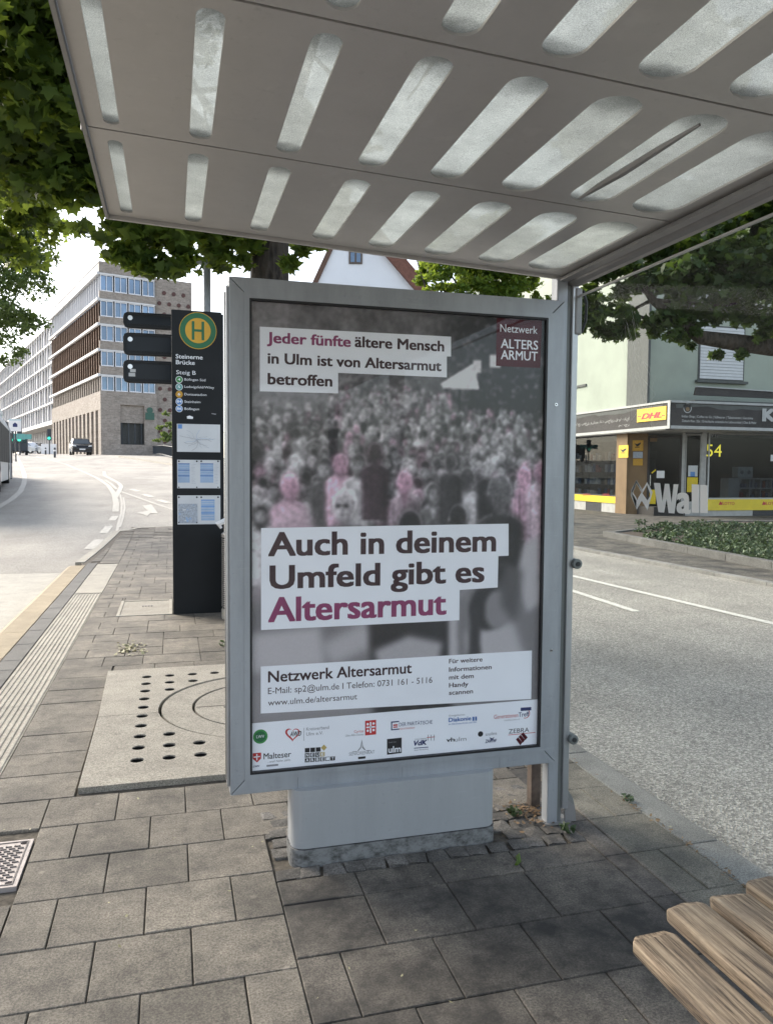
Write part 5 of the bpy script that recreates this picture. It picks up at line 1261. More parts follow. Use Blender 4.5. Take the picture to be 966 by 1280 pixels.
# --- big maple behind the case
T0 = Vector((1.02, 8.5, 0)); fork = Vector(AD(337, 262, 8.7))
mt = thing('maple_tree', 'big maple behind the poster case with its crown hanging over the shelter roof', 'tree', (T0.x, T0.y, 0))
b = MB(); tk_ = [T0, T0+Vector((.02, 0, .5)), T0.lerp(fork, .35), T0.lerp(fork, .7), fork]
b.tube(tk_, [.34, .26, .225, .215, .21], 18, wob=.08)
lim_t = [(-2.2, 7.0, 6.2), (-3.0, 9.5, 6.0), (.3, 12, 7.2), (3.8, 9, 7), (2.2, 5.0, 6.6), (-.6, 4.6, 6.4), (1, 8, 9.5)]
for i, t in enumerate(lim_t):
    pts = limb(b, fork-Vector((0, 0, .1)), t, .13, .05, .4, 9, 7, i)
    for k in range(4): q = pts[3+k % 4]; limb(b, q, Vector(q)+Vector((rg.uniform(-1.3, 1.3), rg.uniform(-1.3, 1.3), rg.uniform(-.8, .8))), .04, .012, .5, 6, 4, i*9+k)
b.build('trunk', 'bark', mt, smooth=True)
cl = []
def C_(px, py, D, r): cl.append((tuple(AD(px, py, D)), r))
# lower fringe as seen past the roof edge
for px_, py_y, D, r in [(20, 30, 6.5, .8), (70, 40, 6.8, .8), (-20, 110, 6.6, .8), (60, 110, 6.8, .75), (110, 90, 7.2, .7), (20, 160, 7, .7), (80, 180, 7.2, .7), (120, 200, 7.2, .6), (95, 228, 7.2, .45), (40, 205, 7.2, .45), (-30, 190, 7.2, .6),
                     (150, 290, 7.4, .42), (185, 300, 7.4, .45), (215, 290, 7.6, .45), (200, 335, 7.5, .30), (225, 325, 7.6, .25), (172, 325, 7.5, .28), (250, 285, 7.9, .5), (280, 300, 8.2, .45), (300, 270, 8.5, .5), (275, 320, 8.1, .22), (375, 310, 7.9, .10), (396, 303, 7.8, .10), (365, 330, 7.9, .10),
                     (170, 240, 7.6, .7), (240, 220, 8, .8), (320, 210, 8.6, .8), (400, 190, 9, .8)]: C_(px_, py_y, D, r)
for i in range(60):
    a = rg.uniform(0, 2*math.pi); rr = 5.2*math.sqrt(rg.random()); c = (T0.x-1.2+rr*math.cos(a), T0.y-.8+rr*math.sin(a), rg.uniform(5.2, 9.5)-rr*.15); cl.append((c, rg.uniform(.7, 1.2)))
pts = crown(cl, 900, rg, 10)
d_ = pts-np.array(CAM); keep = pts[:, 2] > 2.75; pts = pts[keep]
cr_ = leafmesh('crown', pts, .135, 'maple', 'leaf_maple', mt, .35, 3); print('maple leaves', len(pts))
# --- right maple with the low limb
rt_ = thing('maple_tree', 'maple at the right whose dark limb reaches over the road before the green house', 'tree', (12.6, 11.2, 0))
b = MB(); b.tube([(12.6, 11.2, 0), (12.6, 11.2, .5), (12.5, 11.3, 2), (12.3, 11.3, 4.2)], [.42, .32, .29, .26], 16, wob=.08)
la = [(12.4, 11.3, 3.3), AD(1010, 436, 11.5), AD(966, 434, 11.3), AD(920, 428, 11.2), AD(875, 422, 11.0), AD(845, 400, 10.9), AD(815, 375, 10.9), AD(790, 335, 11)]
b.tube(la, [.2, .15, .13, .12, .10, .07, .055, .03], 10, wob=.15)
for i, t in enumerate([(9.5, 12, 7), (11, 9, 7.5), (14, 13, 8), (12, 14.5, 7.5), (8.2, 9.6, 6.6)]):
    pts = limb(b, (12.35, 11.3, 4.0), t, .16, .05, .3, 9, 6, 50+i)
for i, (px_, py_y, D) in enumerate([(760, 352, 11), (735, 382, 11), (905, 330, 11), (850, 310, 11), (940, 380, 11), (800, 410, 11), (780, 395, 11)]): limb(b, la[5] if i % 2 else la[6], AD(px_, py_y, D), .03, .01, .5, 6, 5, 70+i)
b.build('trunk', 'bark', rt_, smooth=True)
cl = []
for px_, py_y, D, r in [(740, 345, 11, .35), (735, 375, 11, .35), (728, 400, 11, .25), (765, 400, 10.9, .38), (752, 418, 10.9, .22), (775, 415, 10.9, .25), (790, 350, 11, .5), (835, 350, 11, .6), (830, 392, 10.9, .38), (818, 412, 10.9, .25), (850, 420, 10.9, .28), (880, 340, 11, .7), (930, 350, 11, .6), (905, 385, 11, .35), (870, 390, 11, .4), (950, 320, 11, .7), (940, 395, 11, .35), (955, 415, 11, .22), (925, 442, 11.1, .12), (895, 443, 11, .10), (860, 300, 11.3, .7), (800, 310, 11.3, .5), (980, 360, 11, .7), (1000, 300, 11, .9), (920, 280, 11.5, .8), (975, 405, 11, .35), (985, 280, 11, .8)]: C_(px_, py_y, D, r)
for i in range(36):
    a = rg.uniform(0, 2*math.pi); rr = 4.3*math.sqrt(rg.random()); cl.append(((11.6+rr*math.cos(a), 11.2+rr*math.sin(a), rg.uniform(5.8, 9)), rg.uniform(.7, 1.2)))
pts = crown(cl, 1500, rg, 12)
leafmesh('crown', pts, .125, 'maple', 'leaf_dark', rt_, .35, 4); print('right', len(pts))
# --- linden by the left edge
lt = thing('linden_tree', 'small leaved tree at the left edge across the road', 'tree', tuple(GR(-35, 640)))
b = MB(); gq = GR(-35, 640); tp = AD(-30, 250, gq.xy.length*.86); b.tube([gq, gq.lerp(tp, .3), gq.lerp(tp, .7), tp], [.22, .17, .13, .06], 12, wob=.1)
for i in range(8): limb(b, gq.lerp(tp, .45+.06*i), AD(rg.uniform(-90, 40), rg.uniform(220, 430), 19+rg.uniform(-1, 1)), .06, .015, .4, 6, 5, 90+i)
b.build('trunk', 'bark', lt, smooth=True)
cl = []
for px_, py_y, r in [(-20, 215, .9), (15, 235, .8), (45, 262, .6), (65, 275, .4), (20, 280, .9), (50, 305, .55), (60, 330, .25), (10, 325, .9), (40, 350, .6), (15, 375, .8), (35, 400, .45), (5, 415, .6), (20, 435, .4), (2, 450, .35), (-30, 300, 1.2), (-30, 380, 1.1), (-70, 340, 1.4), (-60, 250, 1.3), (-20, 440, .5), (-100, 300, 1.5)]: C_(px_, py_y, 19+rg.uniform(-.7, .7), r*1.22)
pts = crown(cl, 1500, rg, 12, .85); leafmesh('crown', pts, .095, 'oval', 'leaf_linden', lt, .2, 5); print('linden', len(pts))
hs_ = thing('town_house', 'long plain town house outside the picture across the left road', 'house', (-33, 14, 0), R(-8), local=True)  # unseen house added to fill the bright gap mirrored in the shelter glass
b = MB(); b.box(-10, 0, -26, 20, 0, 13.5); b.build('wall', 'wall_white', hs_)
b = MB(); b.prism([(-10.4, 13.51), (.4, 13.51), (-5, 17.5)], -26.4, 20.4, lambda u, v, a: (u, a, v)); b.build('roof', 'roof_tile', hs_)
for k in range(4):
    for j in range(13): b = MB(); b.box(.002, .06, -24+3.4*j, -22.7+3.4*j, 1.2+3.2*k, 2.9+3.2*k); b.build('window', 'win_dark', hs_)
# linden copies added out of view to cover bright sky reflected in the glass
for i, (x, y) in enumerate([(-15.5, 15.5), (-20, 9.5), (-21, 2.5), (-13, -6)]):
    c = copy_tree(lt); c.location = (x, y, hL(x, y)-.1); c.rotation_euler = (0, 0, 1.3*i+.8); c.scale = (1.25, 1.25, 1.0)
    c['label'] = ['linden next to the tree at the left edge, outside the picture', 'third linden of the row left of the picture', 'fourth linden of the row left of the picture', 'linden behind the viewpoint across the left road'][i]; c['group'] = 'lindens along the left road'
lt['group'] = 'lindens along the left road'
# --- light green tree beyond the case
bt_ = thing('lime_green_tree', 'fresh green tree showing between the case top and the roof edge', 'tree', (9.5, 21, 0))
b = MB(); b.tube([(9.5, 21, 0), (9.5, 21, 3), (9.6, 21, 7)], [.25, .2, .1], 12, wob=.1)
for i in range(7): limb(b, (9.5, 21, 3.4), AD(rg.uniform(520, 690), rg.uniform(280, 370), 22), .08, .02, .4, 6, 5, 120+i)
b.build('trunk', 'bark', bt_, smooth=True); cl = []
for px_, py_y, r in [(530, 345, .5), (550, 330, .7), (540, 368, .4), (580, 350, .7), (575, 375, .5), (610, 360, .6), (640, 365, .5), (655, 350, .5), (625, 340, .6), (600, 315, 1), (670, 372, .25), (688, 376, .22), (660, 320, .8), (560, 300, 1), (700, 330, .5), (640, 290, 1), (600, 400, .7), (650, 410, .7), (560, 410, .6)]: C_(px_, py_y, 22+rg.uniform(-.6, .6), r*1.15)
pts = crown(cl, 2300, rg, 14, .9); leafmesh('crown', pts, .13, 'oval', 'leaf_bright', bt_, .2, 6)
# --- ground cover in the bed
pts = []; sz = []
for i in range(520):
    px_, py_y = rg.uniform(800, 1010), rg.uniform(656, 712)
    if py_y > 668+(px_-757)*.20-5 or rg.random() < (850-px_)/60: continue
    g_ = G(px_, py_y, .07); h = .04+.11*max(0, min(1, (700-py_y)/45))*rg.random(); pts.append(clump((g_.x, g_.y, .07+h*.6), .18, 40, rg, .45))
gc = leafmesh('ground_cover', np.concatenate(pts), .085, 'oval', 'leaf_plant', None, .3, 8); tag(gc, 'low leafy ground cover filling the kerbed planting bed', 'plants', kind='stuff')
# --- litter of dead leaves
def litter(name, label, cen, rad, n, size, mat, z=.004):
    p = np.stack([rg.normal(cen[0], rad[0], n), rg.normal(cen[1], rad[1], n), np.full(n, z)+rg.random(n)*.012], 1)
    o = leafmesh(name, p, size, 'oval', mat, None, 3.0, 9); tag(o, label, 'leaf litter', kind='stuff'); return o
lp = G(163, 812)
litter('leaf_litter', 'pale dry leaf scraps in the sunken paving before the drain cover', (lp.x+.02, lp.y), (.07, .12), 70, .045, 'leaf_pale')
litter('leaf_litter', 'brown dead leaves around the foot of the small post', (1.47, 2.98), (.04, .06), 130, .020, 'leaf_dead', .006)
litter('leaf_litter', 'tiny brown scraps along the joint beside the right kerb', (1.965, 2.6), (.012, .5), 90, .018, 'leaf_dead')
litter('leaf_litter', 'scattered specks of dry leaf on the paving', (.5, 2.3), (.8, .8), 60, .014, 'leaf_pale')
def weed(x, y, label, n=26, r=.035, size=.028, z=.0):
    p = clump((x, y, z+.02), r, n, rg, .6); o = leafmesh('weed', p, size, 'oval', 'leaf_plant', None, .2, int(x*100)+7); tag(o, label, 'weed', group='weeds in the paving')
weed(1.41, 2.985, 'small weed tuft among the setts right of the foot'); g_ = G(257, 764); weed(g_.x, g_.y-.02, 'weed at the foot of the dark pylon', 30, .05, .04)
g_ = G(706, 1042); weed(g_.x, g_.y, 'weed tuft against the shelter post foot'); g_ = G(738, 992); weed(1.965, 2.98, 'little weed in the kerb joint right of the glass', 20, .03, .025)
g_ = G(280, 808); weed(g_.x, g_.y, 'dry weed beside the litter bin behind the case', 30, .05, .035)
# fallen yellow-green wrapper
q = [G(*p) for p in [(644, 1074), (649, 1072), (651, 1079), (647, 1086), (643, 1084), (646, 1080)]]
b = MB(); b.add([(p.x, p.y, .012+.008*(i % 2)) for i, p in enumerate(q)]+[(p.x, p.y, .006+.008*(i % 2)) for i, p in enumerate(q)], [tuple(range(6)), tuple(range(11, 5, -1))]+[(i, (i+1) % 6, 6+(i+1) % 6, 6+i) for i in range(6)])
tag(b.build('fallen_leaf', 'leaf_bright'), 'single yellow-green fallen leaf on the dark pavers before the case', 'leaf')

# ================================================================== FAR LEFT: buildings, street
rotz = R(16.6)
def frame_at(px_, D, zbase): p = AD(px_, 585, D); return Vector((p.x, p.y, zbase))
class LP:     # local helpers for a building placed at O with rotation
    def __init__(s, O): s.O = O; s.M = Matrix.Translation(O) @ Matrix.Rotation(rotz, 4, 'Z')
O = frame_at(127, 95, 2.4)
bb = thing('brick_office_building', 'grey brick office block with white window bands and brown slanted piers', 'building', O, rotz, local=True)
zl = lambda y: 1.48+(585.2-y)*95/965-O.z      # photo row at the corner edge -> local height
ZT_ = zl(330); LW, LR_ = 36, 6.9
rows5 = [(345.5, 366), (377, 397), (407.5, 427), (439, 458), (470, 488.5)]
levels = [(zl(b_), zl(a_)) for a_, b_ in rows5]
# core set back, then brick spandrels on both faces
b = MB(); b.box(.9, LR_-.3, .9, LW-.5, 0, ZT_-.3); b.build('core', 'shadow_grey', bb)
zz_ = [ZT_]+[v for lo, hi in levels for v in (hi, lo)]+[0]
names = []
for i in range(0, len(zz_), 2):
    hi, lo = zz_[i], zz_[i+1]
    if lo == 0:
        dx0, dx1 = 2.35, 5.3; zt2 = zl(505); zb2 = zl(555)
        b = MB(); b.box(0, dx0, 0, .35, lo, hi); b.box(dx1, LR_, 0, .35, lo, hi); b.box(dx0, dx1, 0, .35, zt2, hi); b.box(dx0, dx1, 0, .35, 0, zb2); b.build('brick_wall', 'brick_grey', bb)
        b = MB(); b.box(dx0, dx1, .9, 1.0, zb2, zt2); e = b.build('entrance', 'plinth_dark', bb)
        b = MB(); b.box(dx0+.002, dx1, .351, .5, zb2+(zt2-zb2)*.55, zt2-.002); b.build('lintel', 'brick_grey', e)
        for k in range(4): b = MB(); x = dx0+.2+k*.8; b.box(x, x+.12, .4, .55, zb2, zb2+(zt2-zb2)*.55); b.build('bar', 'railing_dark', e)
    else: b = MB(); b.box(0, LR_, 0, .35, lo, hi); b.build('brick_wall', 'brick_grey', bb)
b = MB(); b.box(0, .35, .351, LW, levels[0][1]+.12, ZT_); b.build('parapet', 'white_concrete', bb)
for k, (lo, hi) in enumerate(levels):
    # white band lines on both faces
    b = MB(); b.box(-.18, LR_-.2, -.14, -.001, hi-.05, hi+.12); b.build('band', 'white_concrete', bb)
    b = MB(); b.box(-.30, -.001, -.14, LW+.2, hi-.10, hi+.22); b.build('band', 'white_concrete', bb)
    # windows on the right face
    for j in range(4):
        x0 = .12+j*1.68
        f = MB(); f.box(x0, x0+1.5, -.05, .0-.001, lo-.02, lo+.10); f.box(x0, x0+1.5, -.05, -.001, hi-.16, hi-.052)
        for xx_ in (x0, x0+.68, x0+1.42): f.box(xx_, xx_+.08, -.05, -.001, lo+.10, hi-.16)
        f = f.build('window', 'window_white', bb)
        for xa, xb in ((x0+.08, x0+.68), (x0+.76, x0+1.42)): b = MB(); b.box(xa, xb, .1, .12, lo+.1, hi-.16); b.build('pane', 'win_blue', f)
    b = MB(); b.box(.35, LR_-.1, .3, .34, lo, hi); b.build('window_back', 'win_dark', bb)
    # long street face: glass strip with piers
    nx = levels[k+1][1] if k < 4 else zl(505)
    zlo = nx+.22 if k < 4 else nx
    b = MB(); b.box(.45, .5, .4, LW, zlo, hi-.1); b.build('glazing', 'win_blue' if k == 0 else 'win_dark', bb)
    m = MB()
    if k == 0: m.box(.0, .3, -.06, .06, zlo, hi-.1)
    elif k == 4: m.box(.05, .42, -.18, .18, zlo, hi-.1)
    else: m.add([(-.02, -.05, zlo), (.42, .75, zlo), (.42, .95, zlo), (-.02, .15, zlo), (-.02, -.05, hi-.1), (.42, .55, hi-.1), (.42, .75, hi-.1), (-.02, .15, hi-.1)], [(0, 1, 2, 3), (7, 6, 5, 4), (0, 4, 5, 1), (1, 5, 6, 2), (2, 6, 7, 3), (3, 7, 4, 0)])
    me_ = m.mesh('pier'); me_.materials.append(MATS['fin_white' if k == 0 else ('brick_grey' if k == 4 else 'brick_brown')])
    for j in range(25): link('pier', me_, None, bb, loc=(0, .55+j*1.42, 0))
    if 0 < k < 4:
        b = MB(); b.box(.3, .44, .4, LW, zlo, zlo+.5); b.build('spandrel', 'brick_brown', bb)
# ground floor pilasters on the street face
zp = zl(512)
b = MB(); b.box(0, .7, .351, LW, zp, zl(489)-.002+.0); b.build('brick_wall', 'brick_grey', bb)
m = MB(); m.box(0, .75, -.55, .55, 0, zp-.002); me_ = m.mesh('pil'); me_.materials.append(MATS['brick_grey'])
for j in range(14): link('pilaster', me_, None, bb, loc=(0, .95+j*2.6, 0))
b = MB(); b.box(.8, .86, .4, LW, 0, zp); b.build('glazing', 'win_dark', bb)
b = MB(); b.box(0, 6.8, .36, LW, ZT_-.25, ZT_-.05); b.build('roof', 'shadow_grey', bb)
# perforated brick wing
wing = thing('brick_wing', 'plain brick wing with round dark perforations right of the office block', 'building', O, rotz, local=True)
x0, x1 = LR_+.01, 11.6; zw = ZT_-1.0
b = MB(); b.box(x0, x1, .5, 20, 0, zw); b.build('brick_wall', 'brick_grey', wing)
m = MB(); m.tube([(0, .40, 0), (0, .49, 0)], .26, 12); me_ = m.mesh('hole'); me_.materials.append(MATS['perforation'])
for j in range(16):
    for i in range(4):
        z = 1.2+j*1.35; x = x0+.5+i*1.25+(.6 if j % 2 else 0)
        if x < x1-.3: link('perforation', me_, None, wing, loc=(x, 0, z))
# pub sign on the brick
ps = thing('hanging_sign', 'green round-topped sign on the brick wall beside the entrance', 'sign', O, rotz, local=True)
sx, szz = 5.95, zl(515)
b = MB(); b.box(sx-.55, sx+.55, -.12, -.04, szz-.75, szz+.15); b.build('board', 'pub_green', ps); b = MB(); b.prism([(sx+.38*math.cos(t/10*math.pi), szz+.45+.38*math.sin(t/10*math.pi)) for t in range(20)], -.11, -.05, lambda u, v, a: (u, a, v)); b.build('roundel', 'pub_green', ps)
# white office building further back
O2 = frame_at(69, 135, 2.6)
wb = thing('white_office_building', 'long pale office block with vertical fins and floor slabs behind the brick block', 'building', O2, rotz, local=True)
h2 = lambda y: 1.48+(584.8-y)*135/965-O2.z
zs = [h2(530), h2(503), h2(478), h2(453), h2(428), h2(404)]; LL = 92
b = MB(); b.box(.8, 12, .8, LL, zs[0], zs[-1]); b.build('glazing', 'office_glass', wb)
for z in zs: b = MB(); th = .7 if z == zs[0] else .32; b.box(-.35 if z == zs[0] else 0, 6, -.35, LL, z-.1, z-.1+th); b.build('floor_slab', 'white_concrete', wb)
for k in range(5):
    m = MB(); m.box(.02, .20, -.14, .14, zs[k]+(.6 if k == 0 else .22), zs[k+1]-.1); me_ = m.mesh('fin'); me_.materials.append(MATS['fin_white'])
    for j in range(29): link('fin', me_, None, wb, loc=(0, .3+3.15*j, 0))
    m = MB(); m.box(.62, .75, -.32, .32, zs[k]+.3, zs[k+1]-.1); me2 = m.mesh('curtain'); me2.materials.append(MATS['fin_white'])
    for j in range(29):
        if (j*7+k*3) % 5 < 2: link('blind_panel', me2, None, wb, loc=(0, 2.0+3.15*j, 0))
b = MB(); b.box(5, 6, 5, LL, 0, zs[0]-.1); b.build('recess_wall', 'fin_white', wb)
m = MB(); m.box(2.6, 3.1, -.25, .25, 0, zs[0]-.1); me_ = m.mesh('column'); me_.materials.append(MATS['fin_white'])
for j in range(26): link('column', me_, None, wb, loc=(0, 1+2.6*j, 0))
m = MB(); m.box(.6, .8, -1.2, 1.2, 0, 0); 
# white gabled house
gh = thing('gabled_house', 'white gabled house with small attic window and reddish roof edge', 'house', tuple(AD(455, 360, 45).xy)+(0,))
oo = AD(455, 360, 45); gn = (CAM-oo); gn.z = 0; gn.normalize(); gu = Vector((-gn.y, gn.x, 0)); PGH = Plane((oo.x, oo.y), (oo.x+gu.x, oo.y+gu.y))
if (PGH.px(500, 340)[0]-PGH.px(410, 340)[0]) < 0: PGH = Plane((oo.x, oo.y), (oo.x-gu.x, oo.y-gu.y))
L0, L1, apx = PGH.px(398, 352), PGH.px(512, 356), PGH.px(446, 250)
l1 = PGH.px(418, 308); ap = ((l1[0]+ (PGH.px(455, 200)[0]-l1[0])*.62), 0)
sl_l = (l1[1]-L0[1])/(l1[0]-L0[0]); r1 = PGH.px(476, 314); sl_r = (r1[1]-L1[1])/(r1[0]-L1[0])
ax_ = (r1[1]-l1[1]+sl_l*l1[0]-sl_r*r1[0])/(sl_l-sl_r); az_ = l1[1]+sl_l*(ax_-l1[0])
zE = 6.5; xE0 = L0[0]+(zE-L0[1])/sl_l; xE1 = L1[0]+(zE-L1[1])/sl_r
b = MB(); PGH.prism(b, [(xE0, 0), (xE1, 0), (xE1, zE), (ax_, az_), (xE0, zE)], -12, 0); b.build('wall', 'wall_white', gh)
def rs_(p, q, t, over, name, mat, d1):
    dx, dz = q[0]-p[0], q[1]-p[1]; L = math.hypot(dx, dz); nx_, nz = -dz/L*t, dx/L*t
    if nz < 0: nx_, nz = -nx_, -nz
    pe = (p[0]-dx/L*over, p[1]-dz/L*over); b = MB(); PGH.prism(b, [(pe[0], pe[1]+.01), (q[0], q[1]+.01), (q[0]+nx_, q[1]+nz), (pe[0]+nx_, pe[1]+nz)], -12.3, d1); return b.build(name, mat, gh)
rs_((xE0, zE), (ax_, az_), .28, .6, 'roof', 'roof_timber', .12); rs_((xE1, zE), (ax_, az_), .75, .6, 'roof', 'roof_tile', .35)
wa, wb0 = PGH.px(436, 330); wc, wd0 = PGH.px(453, 309)
f = MB(); PGH.box(f, wa, wc, wb0, wd0+.4, .001, .06); f = f.build('window', 'brown_post', gh)
for i in range(2):
    for j in range(2): cwid = (wc-wa-.3)/2; b = MB(); PGH.box(b, wa+.1+i*(cwid+.1), wa+.1+i*(cwid+.1)+cwid, wb0+.1+j*.65, wb0+.65+j*.65, .061, .07); b.build('pane', 'win_blue', f)
# railing and far pavement
A_ = GR(150, 566, -.0); B2 = GR(215, 571.5, -.0); dr_ = (B2-A_).normalized(); Lr = (B2-A_).length+14
rl = thing('bridge_railing', 'dark metal railing along the far side of the road before the brick wall', 'railing', A_, local=True)
def rp_(t): p = A_+dr_*t; return Vector((p.x, p.y, hL(p.x, p.y)))-A_
np_ = 14
for i in range(np_+1):
    p = rp_(Lr*i/np_); b = MB(); b.box(p.x-.05, p.x+.05, p.y-.05, p.y+.05, p.z, p.z+1.15); b.build('post', 'railing_dark', rl)
for h in (1.05, .12):
    b = MB(); b.tube([rp_(Lr*i/np_)+Vector((0, 0, h)) for i in range(np_+1)], .05, 6); b.build('rail', 'railing_dark', rl)
b = MB()
for i in range(int(Lr/.18)): p = rp_(i*.18); b.tube([p+Vector((0, 0, .1)), p+Vector((0, 0, 1.05))], .035, 4)
o = b.build('balusters', 'railing_dark', rl); o['kind'] = 'stuff'
side = [GR(*p, -.02) for p in [(100, 562.5), (114, 564), (149, 570), (215, 580), (300, 596)]]
b = MB(); vs = []
for p in side: vs += [(p.x, p.y, hL(p.x, p.y)+.0), (p.x+14, p.y+10, hL(p.x, p.y)+.02), (p.x, p.y, hL(p.x, p.y)-.2)]
fs = []
for i in range(len(side)-1): k = 3*i; fs += [(k, k+3, k+4, k+1), (k+2, k+5, k+3, k)]
b.add(vs, fs); struct(b.build('pavement_far', 'paver_pale'))
bs = thing('shrub', 'green shrub growing against the brick wall beyond the railing', 'shrub', tuple(GR(208, 566, 0)))
cb = []; 
for px_, py_y, r in [(205, 545, .9), (212, 530, .8), (200, 535, .6), (208, 518, .5), (216, 550, .9), (196, 550, .5), (220, 540, .9)]: cb.append((tuple(AD(px_, py_y, 78)), r))
leafmesh('foliage', crown(cb, 420, rg, 7), .24, 'oval', 'leaf_linden', bs, .2, 11)
b = MB(); limb(b, GR(208, 568, 0), AD(208, 535, 78), .08, .03); b.build('stem', 'bark', bs)
# bollards
bdl = ['nearest dark bollard with light band beside the car', 'second dark bollard left of the car', 'third dark bollard in the row', 'fourth dark bollard in the row', 'farthest dark bollard near the white cars']
for i, (x, y) in enumerate([(69, 572), (57.5, 568.3), (47.5, 566.3), (37.5, 564.8), (31.5, 564.3)]):
    p = GR(x, y); k = .78 if i else .85
    t = thing('bollard', bdl[i], 'bollard', tuple(p), group='bollards along the left road')
    b = MB(); b.tube([p, p+Vector((0, 0, k*.9)), p+Vector((0, 0, k))], [.09, .09, .05], 10); b.build('post', 'railing_dark', t); b = MB(); b.tube([p+Vector((0, 0, k*.62)), p+Vector((0, 0, k*.78))], .095, 10); b.build('band', 'white_paint', t)
# ---- cars
def make_car(label, loc, rz, body, group=None, L=4.3, W=1.78, Hh=1.5):
    t = thing('car', label, 'car', loc, rz, group, local=True)
    # profile (y along car, front at -y)
    pr_ = [(-2.12, .32), (-2.15, .62), (-2.02, .80), (-1.25, .96), (-.55, 1.38), (-.1, 1.47), (.9, 1.46), (1.65, 1.20), (2.05, .98), (2.15, .60), (2.10, .32)]
    half = W/2; vs = []; n = len(pr_); xs_ = [(-1, .0), (-.93, 1), (.93, 1), (1, .0)]
    b = MB()
    for sx in (-1.0, -.9, .9, 1.0):
        for (y, z) in pr_:
            zz2 = z; xx2 = sx*half
            if z > 1.0: xx2 *= .80
            if abs(sx) == 1.0: zz2 = z-.03; y *= .985
            vs.append((xx2, y, zz2))
    fs = [(k*n+i, (k+1)*n+i, (k+1)*n+(i+1) % n, k*n+(i+1) % n) for k in range(3) for i in range(n)]+[tuple(range(n-1, -1, -1)), tuple(3*n+i for i in range(n))]
    b.add(vs, fs); b.build('body', body, t, bevel=.03)
    b = MB(); b.add([(-.66, -1.22, .985), (.66, -1.22, .985), (.60, -.62, 1.36), (-.60, -.62, 1.36), (-.66, -1.24, .955), (.66, -1.24, .955), (.60, -.60, 1.33), (-.60, -.60, 1.33)], [(0, 1, 2, 3), (4, 7, 6, 5), (0, 4, 5, 1), (1, 5, 6, 2), (2, 6, 7, 3), (3, 7, 4, 0)]); b.build('windscreen', 'car_glass', t)
    for s in (-1, 1):
        b = MB(); X_ = s*half*.82; b.add([(X_, -1.0, 1.02), (X_, 1.5, 1.02), (X_*.96, 1.2, 1.32), (X_*.96, -.5, 1.34), (X_*.9, -1.0, 1.02), (X_*.9, 1.5, 1.02), (X_*.9, 1.2, 1.32), (X_*.9, -.5, 1.34)], [(0, 1, 2, 3), (7, 6, 5, 4), (0, 4, 5, 1), (2, 6, 7, 3)]); b.build('side_window', 'car_glass', t)
        b = MB(); b.prism([(s*.52, .70), (s*.84, .74), (s*.82, .84), (s*.58, .80)], -2.17, -2.02, lambda u, v, a: (u, a, v)); b.build('headlight', 'headlight', t)
        b = MB(); b.box(*sorted((s*.86, s*1.02)), -.95, -.78, .96, 1.08); b.build('mirror', body, t, bevel=.02)
        for y in (-1.38, 1.32):
            b = MB(); b.tube([(s*(half-.22), y, .31), (s*(half-.01), y, .31)], .31, 18); wh = b.build('wheel', 'tyre', t); b = MB(); b.tube([(s*(half-.02), y, .31), (s*(half+.005), y, .31)], .19, 12); b.build('rim', 'chrome', wh)
    b = MB(); b.box(-.55, .55, -2.175, -2.13, .50, .64); b.build('grille', 'plinth_dark', t); b = MB(); b.box(-.26, .26, -2.19, -2.176, .42, .53); b.build('number_plate', 'plate', t)
    b = MB(); b.box(-.8, .8, -2.16, -2.11, .24, .36); b.build('bumper', 'plinth_dark', t)
    return t
cp = GR(101, 569); ang = math.atan2(cp.x, cp.y)
mc_ = make_car('dark car with bright headlights driving towards the camera', tuple(cp), -ang+R(5), 'car_black'); mc_.scale = (1.12, 1.1, 1.25)
for i, (x, y, l) in enumerate([(33, 561.5, 'white parked car at the left behind the bollards'), (44, 561.8, 'silver-white parked car right of its neighbour behind the bollards')]):
    p = GR(x, y+2.2); p = AD(x, y, 100); make_car(l, (p.x, p.y, hL(p.x, p.y)-.12), R(60), 'car_silver', 'parked cars behind the bollards')
# low white cabinets
for i, x in enumerate((56, 61.5, 67)):
    p = AD(x, 560, 92); b = MB(); z = hL(p.x, p.y); b.box(p.x-.35, p.x+.35, p.y-.2, p.y+.2, z-.1, z+1.1); o = b.build('barrier_panel', 'white_paint', bevel=.03); tag(o, ['left one of three small white barrier panels', 'middle one of three small white barrier panels', 'right one of three small white barrier panels'][i], 'barrier', 'white barrier panels')
# traffic lights and sign
for i, (x, y, D) in enumerate([(62, 545, 88), (14, 546, 60), (25, 546, 70)]):
    p = AD(x, y, D); z0 = hL(p.x, p.y)-.1
    t = thing('traffic_light', ['traffic light showing green before the finned office', 'green signal beside the bus roof', 'green signal by the blue and white sign'][i], 'traffic light', (p.x, p.y, z0))
    b = MB(); cyl(b, (p.x, p.y, z0), .07, p.z-z0+.2, 8); b.build('pole', 'railing_dark', t); b = MB(); b.box(p.x-.2, p.x+.2, p.y-.15, p.y+.15, p.z-.5, p.z+.8); b.build('housing', 'railing_dark', t, bevel=.03)
    b = MB(); b.tube([(p.x, p.y-.22, p.z-.25), (p.x, p.y-.16, p.z-.25)], .16, 12); b.build('lens', 'signal_green', t)
    if i: b = MB(); b.box(p.x-1.1, p.x+1.0, p.y-.05, p.y+.05, p.z-.2, p.z+.25); b.build('green_board', 'teal', t)
p = AD(19.5, 532, 55); z0 = hL(p.x, p.y)-.1
t = thing('road_sign', 'white square road sign with dark symbol on a pole above the bus', 'sign', (p.x, p.y, z0)); b = MB(); cyl(b, (p.x, p.y+.05, z0), .05, p.z-z0, 8); b.build('pole', 'railing_dark', t)
